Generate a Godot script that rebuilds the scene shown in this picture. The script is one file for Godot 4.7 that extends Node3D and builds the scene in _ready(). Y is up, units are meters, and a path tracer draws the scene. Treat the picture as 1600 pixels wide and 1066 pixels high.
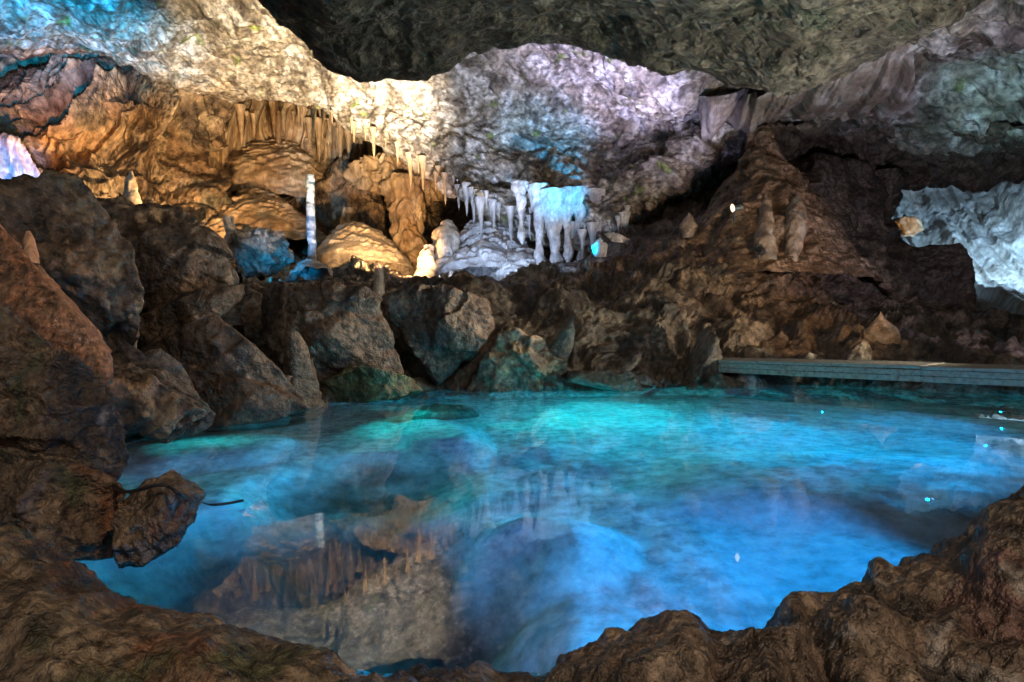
extends Node3D
# A limestone cave with a lit lake: metres, y up, the water surface is y = 0.

const F := 1067.0            # focal length in pixels of the 1600 x 1066 photograph
var cam: Camera3D
var noise := {}
var used := {}
var mats := {}

# ------------------------------------------------------------------ placing
func at(x: float, y: float, d: float) -> Vector3:
	return cam.transform * Vector3((x - 800.0) / F * d, (533.0 - y) / F * d, -d)

func on_level(x: float, y: float, h := 0.0) -> Vector3:
	var r := cam.transform.basis * Vector3((x - 800.0) / F, (533.0 - y) / F, -1.0)
	return cam.position + r * ((h - cam.position.y) / r.y)

func hit(o: MeshInstance3D, x: float, y: float) -> Vector3:      # where the sight line meets a thing
	var g := o.global_transform.affine_inverse()
	var r := o.mesh.generate_triangle_mesh().intersect_ray(g * cam.position, (g.basis * (at(x, y, 1.0) - cam.position)).normalized())
	return o.global_transform * r.position if r else at(x, y, 20.0)

func numbered(n: String) -> String:
	used[n] = used.get(n, -1) + 1
	return n if used[n] == 0 else "%s_%03d" % [n, used[n]]

func tag(o: Node3D, label: String, category := "", group := "", kind := "") -> Node3D:
	if label: o.set_meta("label", label)
	if category: o.set_meta("category", category)
	if group: o.set_meta("group", group)
	if kind: o.set_meta("kind", kind)
	return o

func put(called: String, mesh: Mesh, mat: Material, parent: Node3D = null) -> MeshInstance3D:
	var o := MeshInstance3D.new()
	o.name = numbered(called) if parent == null else called
	o.mesh = mesh
	o.material_override = mat
	o.cast_shadow = GeometryInstance3D.SHADOW_CASTING_SETTING_DOUBLE_SIDED
	(self if parent == null else parent).add_child(o, true)
	return o

func thing(called: String, where: Vector3, label: String, category: String, group := "") -> Node3D:
	var o := Node3D.new()
	o.name = numbered(called)
	add_child(o, true)
	o.position = where
	tag(o, label, category, group)
	return o

# ------------------------------------------------------------------ noise, relief and colour
class Look:
	var layers := []                 # [kind, frequency, height in metres]
	var squash := Vector3.ONE        # stretch of the pattern
	var turn := Basis()
	var warp := 0.0
	var warp_f := 0.3
	var colors := []                 # three base colours, linear
	var mottle := 0.5                # frequency of the colour patches
	var streak := 0.35               # how far patches stretch along y
	var bias := 0.0
	var coat := false
	var patches := []                # [colour, frequency, threshold]

func fractal(seed_: int, kind: int, octaves: int, type := FastNoiseLite.TYPE_SIMPLEX_SMOOTH) -> FastNoiseLite:
	var n := FastNoiseLite.new()
	n.seed = seed_
	n.noise_type = type
	n.frequency = 1.0
	n.fractal_type = kind
	n.fractal_octaves = octaves
	return n

func start_noise() -> void:
	noise.f = fractal(3, FastNoiseLite.FRACTAL_FBM, 5)
	noise.s = fractal(9, FastNoiseLite.FRACTAL_FBM, 2)
	noise.r = fractal(5, FastNoiseLite.FRACTAL_RIDGED, 5)
	noise.c = fractal(7, FastNoiseLite.FRACTAL_NONE, 1, FastNoiseLite.TYPE_CELLULAR)
	noise.c.cellular_return_type = FastNoiseLite.RETURN_DISTANCE
	noise.k = fractal(11, FastNoiseLite.FRACTAL_NONE, 1, FastNoiseLite.TYPE_CELLULAR)
	noise.k.cellular_return_type = FastNoiseLite.RETURN_DISTANCE2_SUB
	noise.d = fractal(13, FastNoiseLite.FRACTAL_RIDGED, 3)
	noise.v = fractal(17, FastNoiseLite.FRACTAL_NONE, 1, FastNoiseLite.TYPE_CELLULAR)
	noise.v.cellular_return_type = FastNoiseLite.RETURN_CELL_VALUE

func relief(p: Vector3, l: Look) -> float:
	var q := l.turn * p
	if l.warp > 0.0:
		var s: FastNoiseLite = noise.s
		q += Vector3(s.get_noise_3dv(q * l.warp_f), s.get_noise_3dv(q * l.warp_f + Vector3(31, 0, 0)), s.get_noise_3dv(q * l.warp_f + Vector3(0, 57, 0))) * l.warp
	var flat := q * l.squash
	var h := 0.0
	for a in l.layers:
		var f: float = a[1]
		var m: float = a[2]
		match a[0]:
			"fbm": h += noise.f.get_noise_3dv(flat * f) * m
			"big": h += noise.s.get_noise_3dv(q * f) * m
			"ridge": h += noise.r.get_noise_3dv(flat * f) * m
			"scallop": h += (noise.c.get_noise_3dv(flat * f) + 0.5) * m           # hollows with sharp crests between
			"lump": h -= (noise.c.get_noise_3dv(flat * f + Vector3(5, 3, 1)) + 0.5) * m   # knobs with creases between
			"crack": h -= clampf(1.0 - (noise.k.get_noise_3dv(flat * f) + 1.0) * 7.0, 0.0, 1.0) * m
			"step": h += noise.v.get_noise_3dv(flat * f) * m
			"flute": h += noise.d.get_noise_3dv(Vector3(q.x, q.y * 0.09, q.z) * f) * m
			"grit": h += noise.f.get_noise_3dv(q * f) * m
			"rib": h += noise.d.get_noise_3dv(Vector3(q.x + q.z * 0.2, q.y * 0.07, 0.0) * f) * m
			"pleat": h += noise.d.get_noise_3dv(Vector3(q.x, q.y * 0.22, q.z) * f) * m
	return h

func tint(p: Vector3, l: Look) -> Color:
	var q := l.turn * p
	q.y *= l.streak
	var a: float = clampf(noise.f.get_noise_3dv(q * l.mottle) * 1.5 + 0.5 + l.bias, 0.0, 1.0)
	var b: float = clampf(noise.f.get_noise_3dv(q * l.mottle * 2.3 + Vector3(40, 9, 2)) * 2.2 + 0.15, 0.0, 1.0)
	var c: Color = l.colors[0]
	c = c.lerp(l.colors[1], a).lerp(l.colors[2], b)
	for k in l.patches.size():
		var t: float = noise.f.get_noise_3dv(q * l.patches[k][1] + Vector3(13 * k, 71, 5 * k))
		c = c.lerp(l.patches[k][0], smoothstep(l.patches[k][2], l.patches[k][2] + 0.16, t) * 0.85)
	var g: float = 1.0 + 0.5 * noise.f.get_noise_3dv(p * l.mottle * 9.0)
	if l.coat: c = c.lerp(Color(0.5, 0.5, 0.46), smoothstep(0.03, -0.06, p.y + 0.05 * noise.f.get_noise_3dv(p * 1.7)))   # calcite grown on the rock below the water line
	return Color(c.r * g, c.g * g, c.b * g)

func look(layers: Array, colors: Array, mottle := 0.5, warp := 0.0, squash := Vector3.ONE, turn := Basis(), streak := 0.5) -> Look:
	var l := Look.new()
	l.layers = layers
	l.colors = colors
	l.mottle = mottle
	l.warp = warp
	l.squash = squash
	l.turn = turn
	l.streak = streak
	return l

# ------------------------------------------------------------------ meshes
func grid_mesh(pts: PackedVector3Array, w: int, h: int, l: Look, flip: bool, raise := 1.0) -> ArrayMesh:
	# pts: h rows of w points; pushed out along their normals by the relief of the look
	var nrm := grid_normals(pts, w, h, flip)
	var out := PackedVector3Array()
	var col := PackedColorArray()
	out.resize(w * h)
	col.resize(w * h)
	for i in w * h:
		var p := pts[i]
		out[i] = p + nrm[i] * (relief(p, l) * raise)
		col[i] = tint(p, l)
	nrm = grid_normals(out, w, h, flip)
	return indexed(out, nrm, col, w, h, flip)

func grid_normals(pts: PackedVector3Array, w: int, h: int, flip: bool) -> PackedVector3Array:
	var nrm := PackedVector3Array()
	nrm.resize(w * h)
	var sgn := -1.0 if flip else 1.0
	for j in h:
		var up := maxi(j - 1, 0) * w
		var dn := mini(j + 1, h - 1) * w
		for i in w:
			var a := pts[j * w + mini(i + 1, w - 1)] - pts[j * w + maxi(i - 1, 0)]
			var b := pts[dn + i] - pts[up + i]
			nrm[j * w + i] = b.cross(a).normalized() * sgn
	return nrm

func indexed(pts: PackedVector3Array, nrm: PackedVector3Array, col: PackedColorArray, w: int, h: int, flip: bool) -> ArrayMesh:
	var idx := PackedInt32Array()
	idx.resize((w - 1) * (h - 1) * 6)
	var k := 0
	for j in h - 1:
		for i in w - 1:
			var a := j * w + i
			var b := a + 1
			var c := a + w
			var d := c + 1
			if flip:
				idx[k] = a; idx[k + 1] = c; idx[k + 2] = b; idx[k + 3] = b; idx[k + 4] = c; idx[k + 5] = d
			else:
				idx[k] = a; idx[k + 1] = b; idx[k + 2] = c; idx[k + 3] = b; idx[k + 4] = d; idx[k + 5] = c
			k += 6
	var arr := []
	arr.resize(Mesh.ARRAY_MAX)
	arr[Mesh.ARRAY_VERTEX] = pts
	arr[Mesh.ARRAY_NORMAL] = nrm
	arr[Mesh.ARRAY_COLOR] = col
	arr[Mesh.ARRAY_INDEX] = idx
	var m := ArrayMesh.new()
	m.add_surface_from_arrays(Mesh.PRIMITIVE_TRIANGLES, arr)
	return m

func spline(c: Array, t: float) -> Vector3:
	var n := c.size() - 1
	var i := mini(int(t * n), n - 1)
	var f := t * n - i
	var a: Vector3 = c[i]
	return a.cubic_interpolate(c[i + 1], c[maxi(i - 1, 0)], c[mini(i + 2, n)], f)

func curve_value(c: Array, t: float) -> float:
	var n := c.size() - 1
	var i := mini(int(t * n), n - 1)
	var f := t * n - i
	return cubic_interpolate(c[i], c[i + 1], c[maxi(i - 1, 0)], c[mini(i + 2, n)], f)

func surface(rows: Array, nu: int, nv: int, l: Look, flip := false, raise := 1.0) -> ArrayMesh:
	# a smooth surface through rows of points, with the relief of a look on it
	var w := nu + 1
	var h := nv + 1
	var lines := []
	for r in rows:
		var line := []
		line.resize(w)
		for i in w:
			line[i] = spline(r, float(i) / nu)
		lines.append(line)
	var pts := PackedVector3Array()
	pts.resize(w * h)
	var n := lines.size() - 1
	for j in h:
		var t := float(j) / nv * n
		var k := mini(int(t), n - 1)
		var f := t - k
		var l0: Array = lines[maxi(k - 1, 0)]
		var l1: Array = lines[k]
		var l2: Array = lines[k + 1]
		var l3: Array = lines[mini(k + 2, n)]
		for i in w:
			var a: Vector3 = l1[i]
			pts[j * w + i] = a.cubic_interpolate(l2[i], l0[i], l3[i], f)
	return grid_mesh(pts, w, h, l, flip, raise)

func seen(rows: Array) -> Array:      # rows of [x, y, depth] in the photograph to rows of points
	var out := []
	for r in rows:
		var line := []
		for p in r: line.append(at(p[0], p[1], p[2]))
		out.append(line)
	return out

func columns(xs: Array, rows: Array) -> Array:   # each row: [[y...], [depth...]] over the same xs
	var out := []
	for r in rows:
		var line := []
		for i in xs.size(): line.append(at(xs[i], r[0][i], r[1][i]))
		out.append(line)
	return out

func spire(from: Vector3, to: Vector3, radii: Array, l: Look, around := 40, rings := 50, raise := 1.0, oval := 1.0) -> ArrayMesh:
	# a stalagmite, column or mound: radii along the line from -> to, relative to from
	var axis := to - from
	var side := axis.cross(Vector3(0.13, 0.05, 1)).normalized()
	var front := side.cross(axis).normalized()
	var pts := PackedVector3Array()
	var w := around + 1
	var h := rings + 1
	pts.resize(w * h)
	for j in h:
		var t := float(j) / rings
		var r := maxf(curve_value(radii, t), 0.0)
		for i in w:
			var a := TAU * (i % around) / around
			pts[j * w + i] = from + axis * t + (side * cos(a) + front * sin(a) * oval) * r
	var nrm := PackedVector3Array()
	nrm.resize(w * h)
	var out := PackedVector3Array()
	var col := PackedColorArray()
	out.resize(w * h)
	col.resize(w * h)
	for j in h:
		var r := curve_value(radii, float(j) / rings)
		for i in w:
			var p := pts[j * w + i]
			var a := TAU * (i % around) / around
			var dir := side * cos(a) + front * sin(a)
			out[j * w + i] = p + dir * relief(p, l) * raise * clampf(r * 6.0, 0.0, 1.0) - from
			col[j * w + i] = tint(p, l)
	nrm = grid_normals(out, w, h, true)
	for j in h:     # close the seam
		var n := (nrm[j * w] + nrm[j * w + around]).normalized()
		nrm[j * w] = n
		nrm[j * w + around] = n
	return indexed(out, nrm, col, w, h, true)

func stone_mesh(center: Vector3, planes: Array, l: Look, n: int, hard := 26.0, raise := 1.0, grow := Vector3.ONE) -> ArrayMesh:
	# a block of rock bounded by planes [normal, distance from the centre], edges worn round; relative to center
	var pts := PackedVector3Array()
	var col := PackedColorArray()
	var nrm := PackedVector3Array()
	var idx := PackedInt32Array()
	var axes := [[Vector3.RIGHT, Vector3.UP, Vector3.BACK], [Vector3.LEFT, Vector3.UP, Vector3.FORWARD], [Vector3.UP, Vector3.BACK, Vector3.RIGHT], [Vector3.DOWN, Vector3.BACK, Vector3.LEFT], [Vector3.BACK, Vector3.RIGHT, Vector3.UP], [Vector3.FORWARD, Vector3.RIGHT, Vector3.DOWN]]
	var w := n + 1
	for face in axes:
		var base := pts.size()
		var f: Vector3 = face[0]
		var s: Vector3 = face[1]
		var t: Vector3 = face[2]
		for j in w:
			for i in w:
				var d := (f + s * tan((2.0 * i / n - 1.0) * PI / 4) + t * tan((2.0 * j / n - 1.0) * PI / 4)).normalized()
				var sum := 0.0
				for pl in planes:
					var c: float = d.dot(pl[0])
					if c > 0.0:
						sum += pow(c / pl[1], hard)
				var p := d * pow(sum, -1.0 / hard) * grow
				var dd := relief(center + p, l) * raise
				pts.append(p + d * dd)
				col.append(tint(center + p, l))
		var part := pts.slice(base, base + w * w)
		var g := grid_normals(part, w, w, false)
		nrm.append_array(g)
		for j in n:
			for i in n:
				var a := base + j * w + i
				idx.append_array([a, a + w, a + 1, a + 1, a + w, a + w + 1])
	# outward normals; share them along the seams
	var meet := {}
	for i in pts.size():
		if nrm[i].dot(pts[i]) < 0.0 and false: nrm[i] = -nrm[i]
	for face in 6:
		for j in w:
			for i in w:
				if i == 0 or j == 0 or i == n or j == n:
					var k := face * w * w + j * w + i
					var key := Vector3i(pts[k] * 2000.0)
					if not meet.has(key): meet[key] = []
					meet[key].append(k)
	for key in meet:
		var m := Vector3.ZERO
		for k in meet[key]: m += nrm[k]
		m = m.normalized()
		for k in meet[key]: nrm[k] = m
	# a quick vote on the side
	var vote := 0.0
	for i in range(0, pts.size(), 37): vote += signf(nrm[i].dot(pts[i]))
	if vote < 0.0:
		for i in nrm.size(): nrm[i] = -nrm[i]
	var arr := []
	arr.resize(Mesh.ARRAY_MAX)
	arr[Mesh.ARRAY_VERTEX] = pts
	arr[Mesh.ARRAY_NORMAL] = nrm
	arr[Mesh.ARRAY_COLOR] = col
	arr[Mesh.ARRAY_INDEX] = idx
	var mesh := ArrayMesh.new()
	mesh.add_surface_from_arrays(Mesh.PRIMITIVE_TRIANGLES, arr)
	return mesh

func boulder(called: String, outline: Array, d: float, thick: float, bulge: float, l: Look, mat: Material, label: String, category: String, group: String, n := 40, seed_ := 1, hard := 60.0, tips := []) -> MeshInstance3D:
	# outline: convex, [x, y] in the photograph; the block reaches from d - bulge to d + thick
	var rng := RandomNumberGenerator.new()
	rng.seed = seed_
	var mid := Vector2.ZERO
	for p in outline: mid += Vector2(p[0], p[1])
	mid /= outline.size()
	var center := at(mid.x, mid.y, d + thick * 0.3)
	var look_back := (cam.position - at(mid.x, mid.y, d)).normalized()
	var planes := []
	var m := outline.size()
	for i in m:
		var a := at(outline[i][0], outline[i][1], d)
		var b := at(outline[(i + 1) % m][0], outline[(i + 1) % m][1], d)
		var nn := (b - a).cross(look_back).normalized()
		if nn.dot(a - center) < 0.0: nn = -nn
		nn = (nn + look_back * rng.randf_range(-0.25, 0.12)).normalized()
		planes.append([nn, maxf((a - center).dot(nn), 0.02)])
	planes.append([-look_back, thick * 0.7])
	var tip := at(mid.x + rng.randf_range(-12, 12), mid.y + rng.randf_range(-12, 12), d - bulge)
	if tips.is_empty():
		var start := rng.randf() * TAU
		var count := 4
		for k in count:
			var an := start + TAU * k / count + rng.randf_range(-0.4, 0.4)
			var side := cam.transform.basis * Vector3(cos(an), sin(an), 0)
			var nn := (look_back + side * rng.randf_range(0.25, 0.75)).normalized()
			planes.append([nn, maxf((tip - center).dot(nn), 0.03)])
	for tp in tips:   # chosen facets: [right, up, towards the viewer, push]
		var nn := (cam.transform.basis * Vector3(tp[0], tp[1], tp[2])).normalized()
		planes.append([nn, maxf((tip - center).dot(nn) + tp[3], 0.03)])
	var o := put(called, stone_mesh(center, planes, l, n, hard), mat)
	o.position = center
	tag(o, label, category, group)
	return o

# ------------------------------------------------------------------ materials
func pattern(seed_: int, kind: int, freq: float, octaves: int, size := 1024, type := FastNoiseLite.TYPE_SIMPLEX_SMOOTH, ramp := [], warp := 0.0) -> NoiseTexture2D:
	var n := fractal(seed_, kind, octaves, type)
	n.frequency = freq
	n.fractal_gain = 0.6
	if type == FastNoiseLite.TYPE_CELLULAR: n.cellular_return_type = FastNoiseLite.RETURN_DISTANCE
	if warp > 0.0:
		n.domain_warp_enabled = true
		n.domain_warp_amplitude = warp
		n.domain_warp_frequency = freq * 1.5
	var t := NoiseTexture2D.new()
	t.width = size
	t.height = size
	t.seamless = true
	t.noise = n
	t.generate_mipmaps = false
	if ramp.size():
		var g := Gradient.new()
		g.offsets = PackedFloat32Array(ramp[0])
		var c := PackedColorArray()
		for v in ramp[1]: c.append(Color(v, v, v))
		g.colors = c
		t.color_ramp = g
	return t

func rock(called: String, repeat: float, depth: float, rough: float, spec: float, grain: Texture2D, bump: Texture2D, flip := false, pull := Vector3.ONE) -> StandardMaterial3D:
	var m := StandardMaterial3D.new()
	m.resource_name = called
	m.vertex_color_use_as_albedo = true
	m.albedo_texture = grain
	m.heightmap_enabled = true
	m.heightmap_texture = bump
	m.heightmap_scale = depth
	m.uv1_triplanar = true
	m.uv1_world_triplanar = true
	m.uv1_scale = pull / repeat
	m.heightmap_flip_texture = flip
	m.roughness = rough
	m.metallic_specular = spec
	m.cull_mode = BaseMaterial3D.CULL_DISABLED
	mats[called] = m
	return m

func plain(called: String, c: Color, rough := 0.6, metal := 0.0) -> StandardMaterial3D:
	var m := StandardMaterial3D.new()
	m.resource_name = called
	m.albedo_color = c.linear_to_srgb()
	m.roughness = rough
	m.metallic = metal
	mats[called] = m
	return m

func make_materials() -> void:
	var grain := pattern(21, FastNoiseLite.FRACTAL_FBM, 0.014, 7, 1024, FastNoiseLite.TYPE_SIMPLEX_SMOOTH, [[0.25, 0.5, 0.72], [0.42, 0.75, 1.0]])
	var bump := pattern(22, FastNoiseLite.FRACTAL_RIDGED, 0.008, 7, 1024)
	var soft := pattern(23, FastNoiseLite.FRACTAL_FBM, 0.014, 7, 1024)
	var hollows := pattern(24, FastNoiseLite.FRACTAL_FBM, 0.014, 3, 1024, FastNoiseLite.TYPE_CELLULAR, [], 30.0)
	var calm := pattern(25, FastNoiseLite.FRACTAL_FBM, 0.012, 6, 1024, FastNoiseLite.TYPE_SIMPLEX_SMOOTH, [[0.2, 0.5, 0.8], [0.7, 0.88, 1.0]])
	rock("far_rock", 7.0, 30.0, 0.6, 0.5, grain, bump, true, Vector3(1, 0.7, 1))
	rock("roof_rock", 4.0, 10.0, 0.55, 0.5, grain, soft, false, Vector3(0.85, 1.1, 1.0))
	rock("scalloped_rock", 4.2, 40.0, 0.55, 0.5, grain, hollows, false, Vector3(0.7, 1, 1.15))
	rock("mid_rock", 2.8, 8.0, 0.55, 0.5, grain, soft)
	rock("near_rock", 1.1, 6.5, 0.46, 0.5, grain, soft)
	rock("smooth_rock", 1.0, 5.0, 0.5, 0.45, grain, soft)
	rock("flowstone", 3.0, 5.0, 0.42, 0.55, calm, soft, false, Vector3(1, 0.35, 1))
	rock("lake_calcite", 3.4, 1.2, 0.8, 0.3, calm, soft)
	var water := StandardMaterial3D.new()
	water.resource_name = "water"
	water.refraction_enabled = true
	water.refraction_scale = 0.036
	water.albedo_color = Color(1, 1, 1, 0.0)
	water.roughness = 0.0
	water.metallic_specular = 0.46
	mats.water = water
	plain("black_metal", Color(0.02, 0.02, 0.022), 0.45, 0.3)
	plain("grey_metal", Color(0.4, 0.4, 0.4), 0.5, 0.0)
	plain("black_rubber", Color(0.012, 0.012, 0.014), 0.4)
	var conc := rock("concrete", 1.2, 0.5, 0.75, 0.4, calm, soft)
	conc.vertex_color_use_as_albedo = false
	conc.albedo_color = Color(0.38, 0.33, 0.27).linear_to_srgb()

# ------------------------------------------------------------------ lamps
func lathe(profile: Array, seg := 20) -> ArrayMesh:   # [radius, z] along -z
	var st := SurfaceTool.new()
	st.begin(Mesh.PRIMITIVE_TRIANGLES)
	for j in profile.size() - 1:
		st.set_smooth_group(-1)
		for i in seg:
			var a := TAU * i / seg
			var b := TAU * (i + 1) / seg
			var q := []
			for e in [[j, a], [j, b], [j + 1, a], [j + 1, b]]:
				q.append(Vector3(profile[e[0]][0] * cos(e[1]), profile[e[0]][0] * sin(e[1]), profile[e[0]][1]))
			for v in [q[0], q[1], q[2], q[1], q[3], q[2]]: st.add_vertex(v)
	st.generate_normals()
	return st.commit()

func floodlight(where: Vector3, aim: Vector3, color: Color, energy: float, angle: float, label: String, size := 0.22, soft := 1.0, group := "floodlights lighting the cave") -> void:
	var o := thing("floodlight", where, label, "lamp", group)
	var body := Node3D.new()
	body.name = "head"
	o.add_child(body, true)
	var dir := (aim - where).normalized()
	body.basis = Basis.looking_at(dir, Vector3.UP if absf(dir.y) < 0.95 else Vector3.RIGHT)
	var r := size * 0.5
	put("housing", lathe([[0.0, r * 1.9], [r * 0.7, r * 1.85], [r * 0.8, r * 1.6], [r * 0.85, 0.0], [r, -r * 0.1], [r, -r * 0.45], [r * 0.9, -r * 0.45], [r * 0.88, -r * 0.15]]), mats.black_metal, body)
	var glow := StandardMaterial3D.new()
	glow.resource_name = "lit lens"
	glow.albedo_color = Color(0.8, 0.8, 0.8)
	glow.emission_enabled = true
	glow.emission = color
	glow.emission_energy_multiplier = 2.0
	put("lens", lathe([[r * 0.88, -r * 0.2], [r * 0.5, -r * 0.26], [0.0, -r * 0.28]]), glow, body)
	var leg := BoxMesh.new()
	leg.size = Vector3(r * 0.25, r * 2.2, r * 0.5)
	var b := put("bracket", leg, mats.black_metal, o)
	b.position = Vector3(0, -r * 1.7, 0)
	var s := SpotLight3D.new()
	s.name = "beam"
	s.light_color = color
	s.light_energy = energy
	s.light_size = r * 0.8
	s.spot_angle = angle
	s.spot_angle_attenuation = soft
	s.spot_range = 120.0
	s.spot_attenuation = 2.0
	s.shadow_enabled = true
	body.add_child(s)
	s.position = Vector3(0, 0, -r * 0.55)

# ------------------------------------------------------------------ the scene
func _ready() -> void:
	cam = Camera3D.new()
	cam.name = "camera"
	add_child(cam)
	cam.position = Vector3(0, 1.4, 0)
	cam.basis = Basis(Vector3.RIGHT, -deg_to_rad(1.34)) * Basis(Vector3.BACK, -deg_to_rad(1.2))
	cam.fov = rad_to_deg(2.0 * atan(533.0 / F))
	cam.near = 0.05
	cam.far = 300.0
	var e := Environment.new()
	e.background_mode = Environment.BG_SKY
	var sm := ProceduralSkyMaterial.new()
	sm.sky_top_color = Color(0.78, 0.76, 0.74)
	sm.sky_horizon_color = Color(0.82, 0.8, 0.77)
	sm.ground_bottom_color = Color(0.03, 0.03, 0.03)
	sm.ground_horizon_color = Color(0.06, 0.055, 0.05)
	e.sky = Sky.new()
	e.sky.sky_material = sm
	e.background_energy_multiplier = 0.62
	e.tonemap_mode = Environment.TONE_MAPPER_LINEAR
	e.tonemap_exposure = 1.08
	e.sdfgi_enabled = true
	e.ssao_enabled = true
	e.ssil_enabled = true
	var we := WorldEnvironment.new()
	we.name = "air"
	we.environment = e
	add_child(we)
	start_noise()
	make_materials()
	lamps()
	cave()
	water_and_bed()
	far_things()
	middle_things()
	near_things()
	jetty()

const WARM := Color(1.0, 0.78, 0.54)
const CYAN := Color(0.05, 0.62, 0.9)
const COLD := Color(0.72, 0.82, 1.0)
const LILAC := Color(0.8, 0.78, 1.0)

func lamps() -> void:
	# the far chamber, warm
	floodlight(at(655, 437, 21), at(420, 225, 42), WARM, 1250, 30, "floodlight hidden behind the ledge rim, washing the dome wall")
	floodlight(at(338, 405, 27), at(150, 195, 35), WARM, 230, 48, "floodlight hidden behind the dark boulder pile, washing the left chamber wall")
	floodlight(at(640, 434, 24), at(590, 290, 37), WARM, 130, 34, "floodlight tucked behind the rim below the orange overhang")
	floodlight(at(70, 300, 22), at(80, 130, 36), Color(1, 0.6, 0.25), 260, 15, "floodlight behind the far left boulder, aimed at the top corner")
	# the sloping roof
	floodlight(at(565, 446, 20), at(500, 110, 30), Color(1, 0.9, 0.75), 1100, 26, "floodlight behind the short stump, aimed up at the sloping roof")
	floodlight(at(690, 440, 21), at(610, 150, 30), Color(1, 0.97, 0.95), 1500, 15, "narrow floodlight on the rim, aimed at the crest of the sloping roof")
	floodlight(at(800, 448, 20.5), at(740, 160, 28), Color(0.85, 0.88, 1.0), 200, 24, "floodlight on the rim before the small white hill, aimed at the middle of the roof")
	floodlight(at(78, 300, 12), at(30, 0, 25), CYAN, 2200, 16, "floodlight with cyan glow behind the mossy boulder, aimed up at the roof corner")
	floodlight(at(270, 342, 15), at(240, 84, 30), Color(0.3, 0.8, 1.0), 420, 9, "floodlight behind the boulder pile, aimed at the lower edge of the roof")
	floodlight(at(1004, 383, 20.2), at(945, 80, 25), LILAC, 230, 26, "floodlight beside the pink lit stones, aimed up at the white roof")
	floodlight(at(1040, 380, 20.5), at(1080, 150, 24), LILAC, 14, 28, "floodlight on the rubble slope, aimed at the hanging curtain")
	floodlight(at(930, 430, 19), at(862, 240, 27.5), Color(0.0, 0.44, 0.64), 520, 14, "floodlight with blue glow by the pinkish stones, aimed at the blue pocket in the roof")
	floodlight(at(1186, 388, 17.5), at(1000, 170, 23), LILAC, 30, 26, "round floodlight standing in view on the rubble slope left of the cone")
	# the white flowstones and the pole
	floodlight(at(712, 430, 20.6), at(800, 375, 30), COLD, 60, 38, "small floodlight on the rim, aimed at the white flowstones")
	floodlight(at(930, 420, 21), at(870, 375, 26.5), COLD, 9, 40, "small floodlight on the rim under the hanging columns")
	floodlight(at(470, 439, 22), at(487, 350, 28.7), Color(0.6, 0.8, 1.0), 150, 10, "small floodlight at the foot of the striped pole")
	floodlight(at(430, 437, 20), at(430, 400, 30), CYAN, 110, 13, "small floodlight with cyan glow before the low blue rocks")
	floodlight(at(60, 308, 20), at(12, 265, 29), Color(0.36, 0.62, 1), 420, 8, "small floodlight behind the far left boulder, aimed at the pale block")
	# the room beyond the arch
	floodlight(at(1660, 400, 29), at(1480, 360, 40), Color(0.66, 0.84, 1.0), 120, 50, "floodlight in the room beyond the arch, washing the pale curtains")
	floodlight(at(1470, 420, 29), at(1416, 352, 36), WARM, 40, 7, "floodlight behind the black block, aimed at the orange flowstone")
	# the hall this side of the water
	floodlight(at(1700, 556, 12), at(1400, 120, 22), Color(0.85, 0.82, 0.95), 45, 50, "added unseen floodlight past the end of the jetty, filling the grey roof")  # added fill for the dim right roof, out of view
	floodlight(at(1720, 420, 14), at(1610, 80, 20), Color(0.5, 0.9, 0.95), 28, 28, "floodlight beyond the right wall, aimed at the roof corner")
	floodlight(at(1900, 300, 9), at(70, 440, 7), Color(1, 0.72, 0.5), 130, 9, "floodlight high on the right wall, aimed across at the orange slab")
	floodlight(at(1730, 440, 10), at(1120, 400, 20), Color(1, 0.78, 0.56), 45, 26, "added unseen fill floodlight off to the right, aimed along the rubble slope")  # unseen fill lamp added to bring up the slope and cone
	floodlight(at(1660, 540, 11.2), at(900, 40, 16), Color(0.9, 0.88, 0.8), 120, 58, "added unseen fill floodlight right of the jetty, aimed up at the dark rough roof")  # lamp added out of view to brighten the near ceiling
	floodlight(Vector3(3.5, 6.5, 2.5), at(500, 950, 3.0), Color(1, 0.86, 0.7), 38, 62, "added unseen fill floodlight behind the viewer, aimed down at the front banks", 0.5)  # added behind the camera to light the foreground rock
	floodlight(at(1147, 325, 15), at(300, 500, 12), Color(1, 0.85, 0.7), 75, 30, "floodlight on the brown slope, aimed across at the boulder pile")

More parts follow.
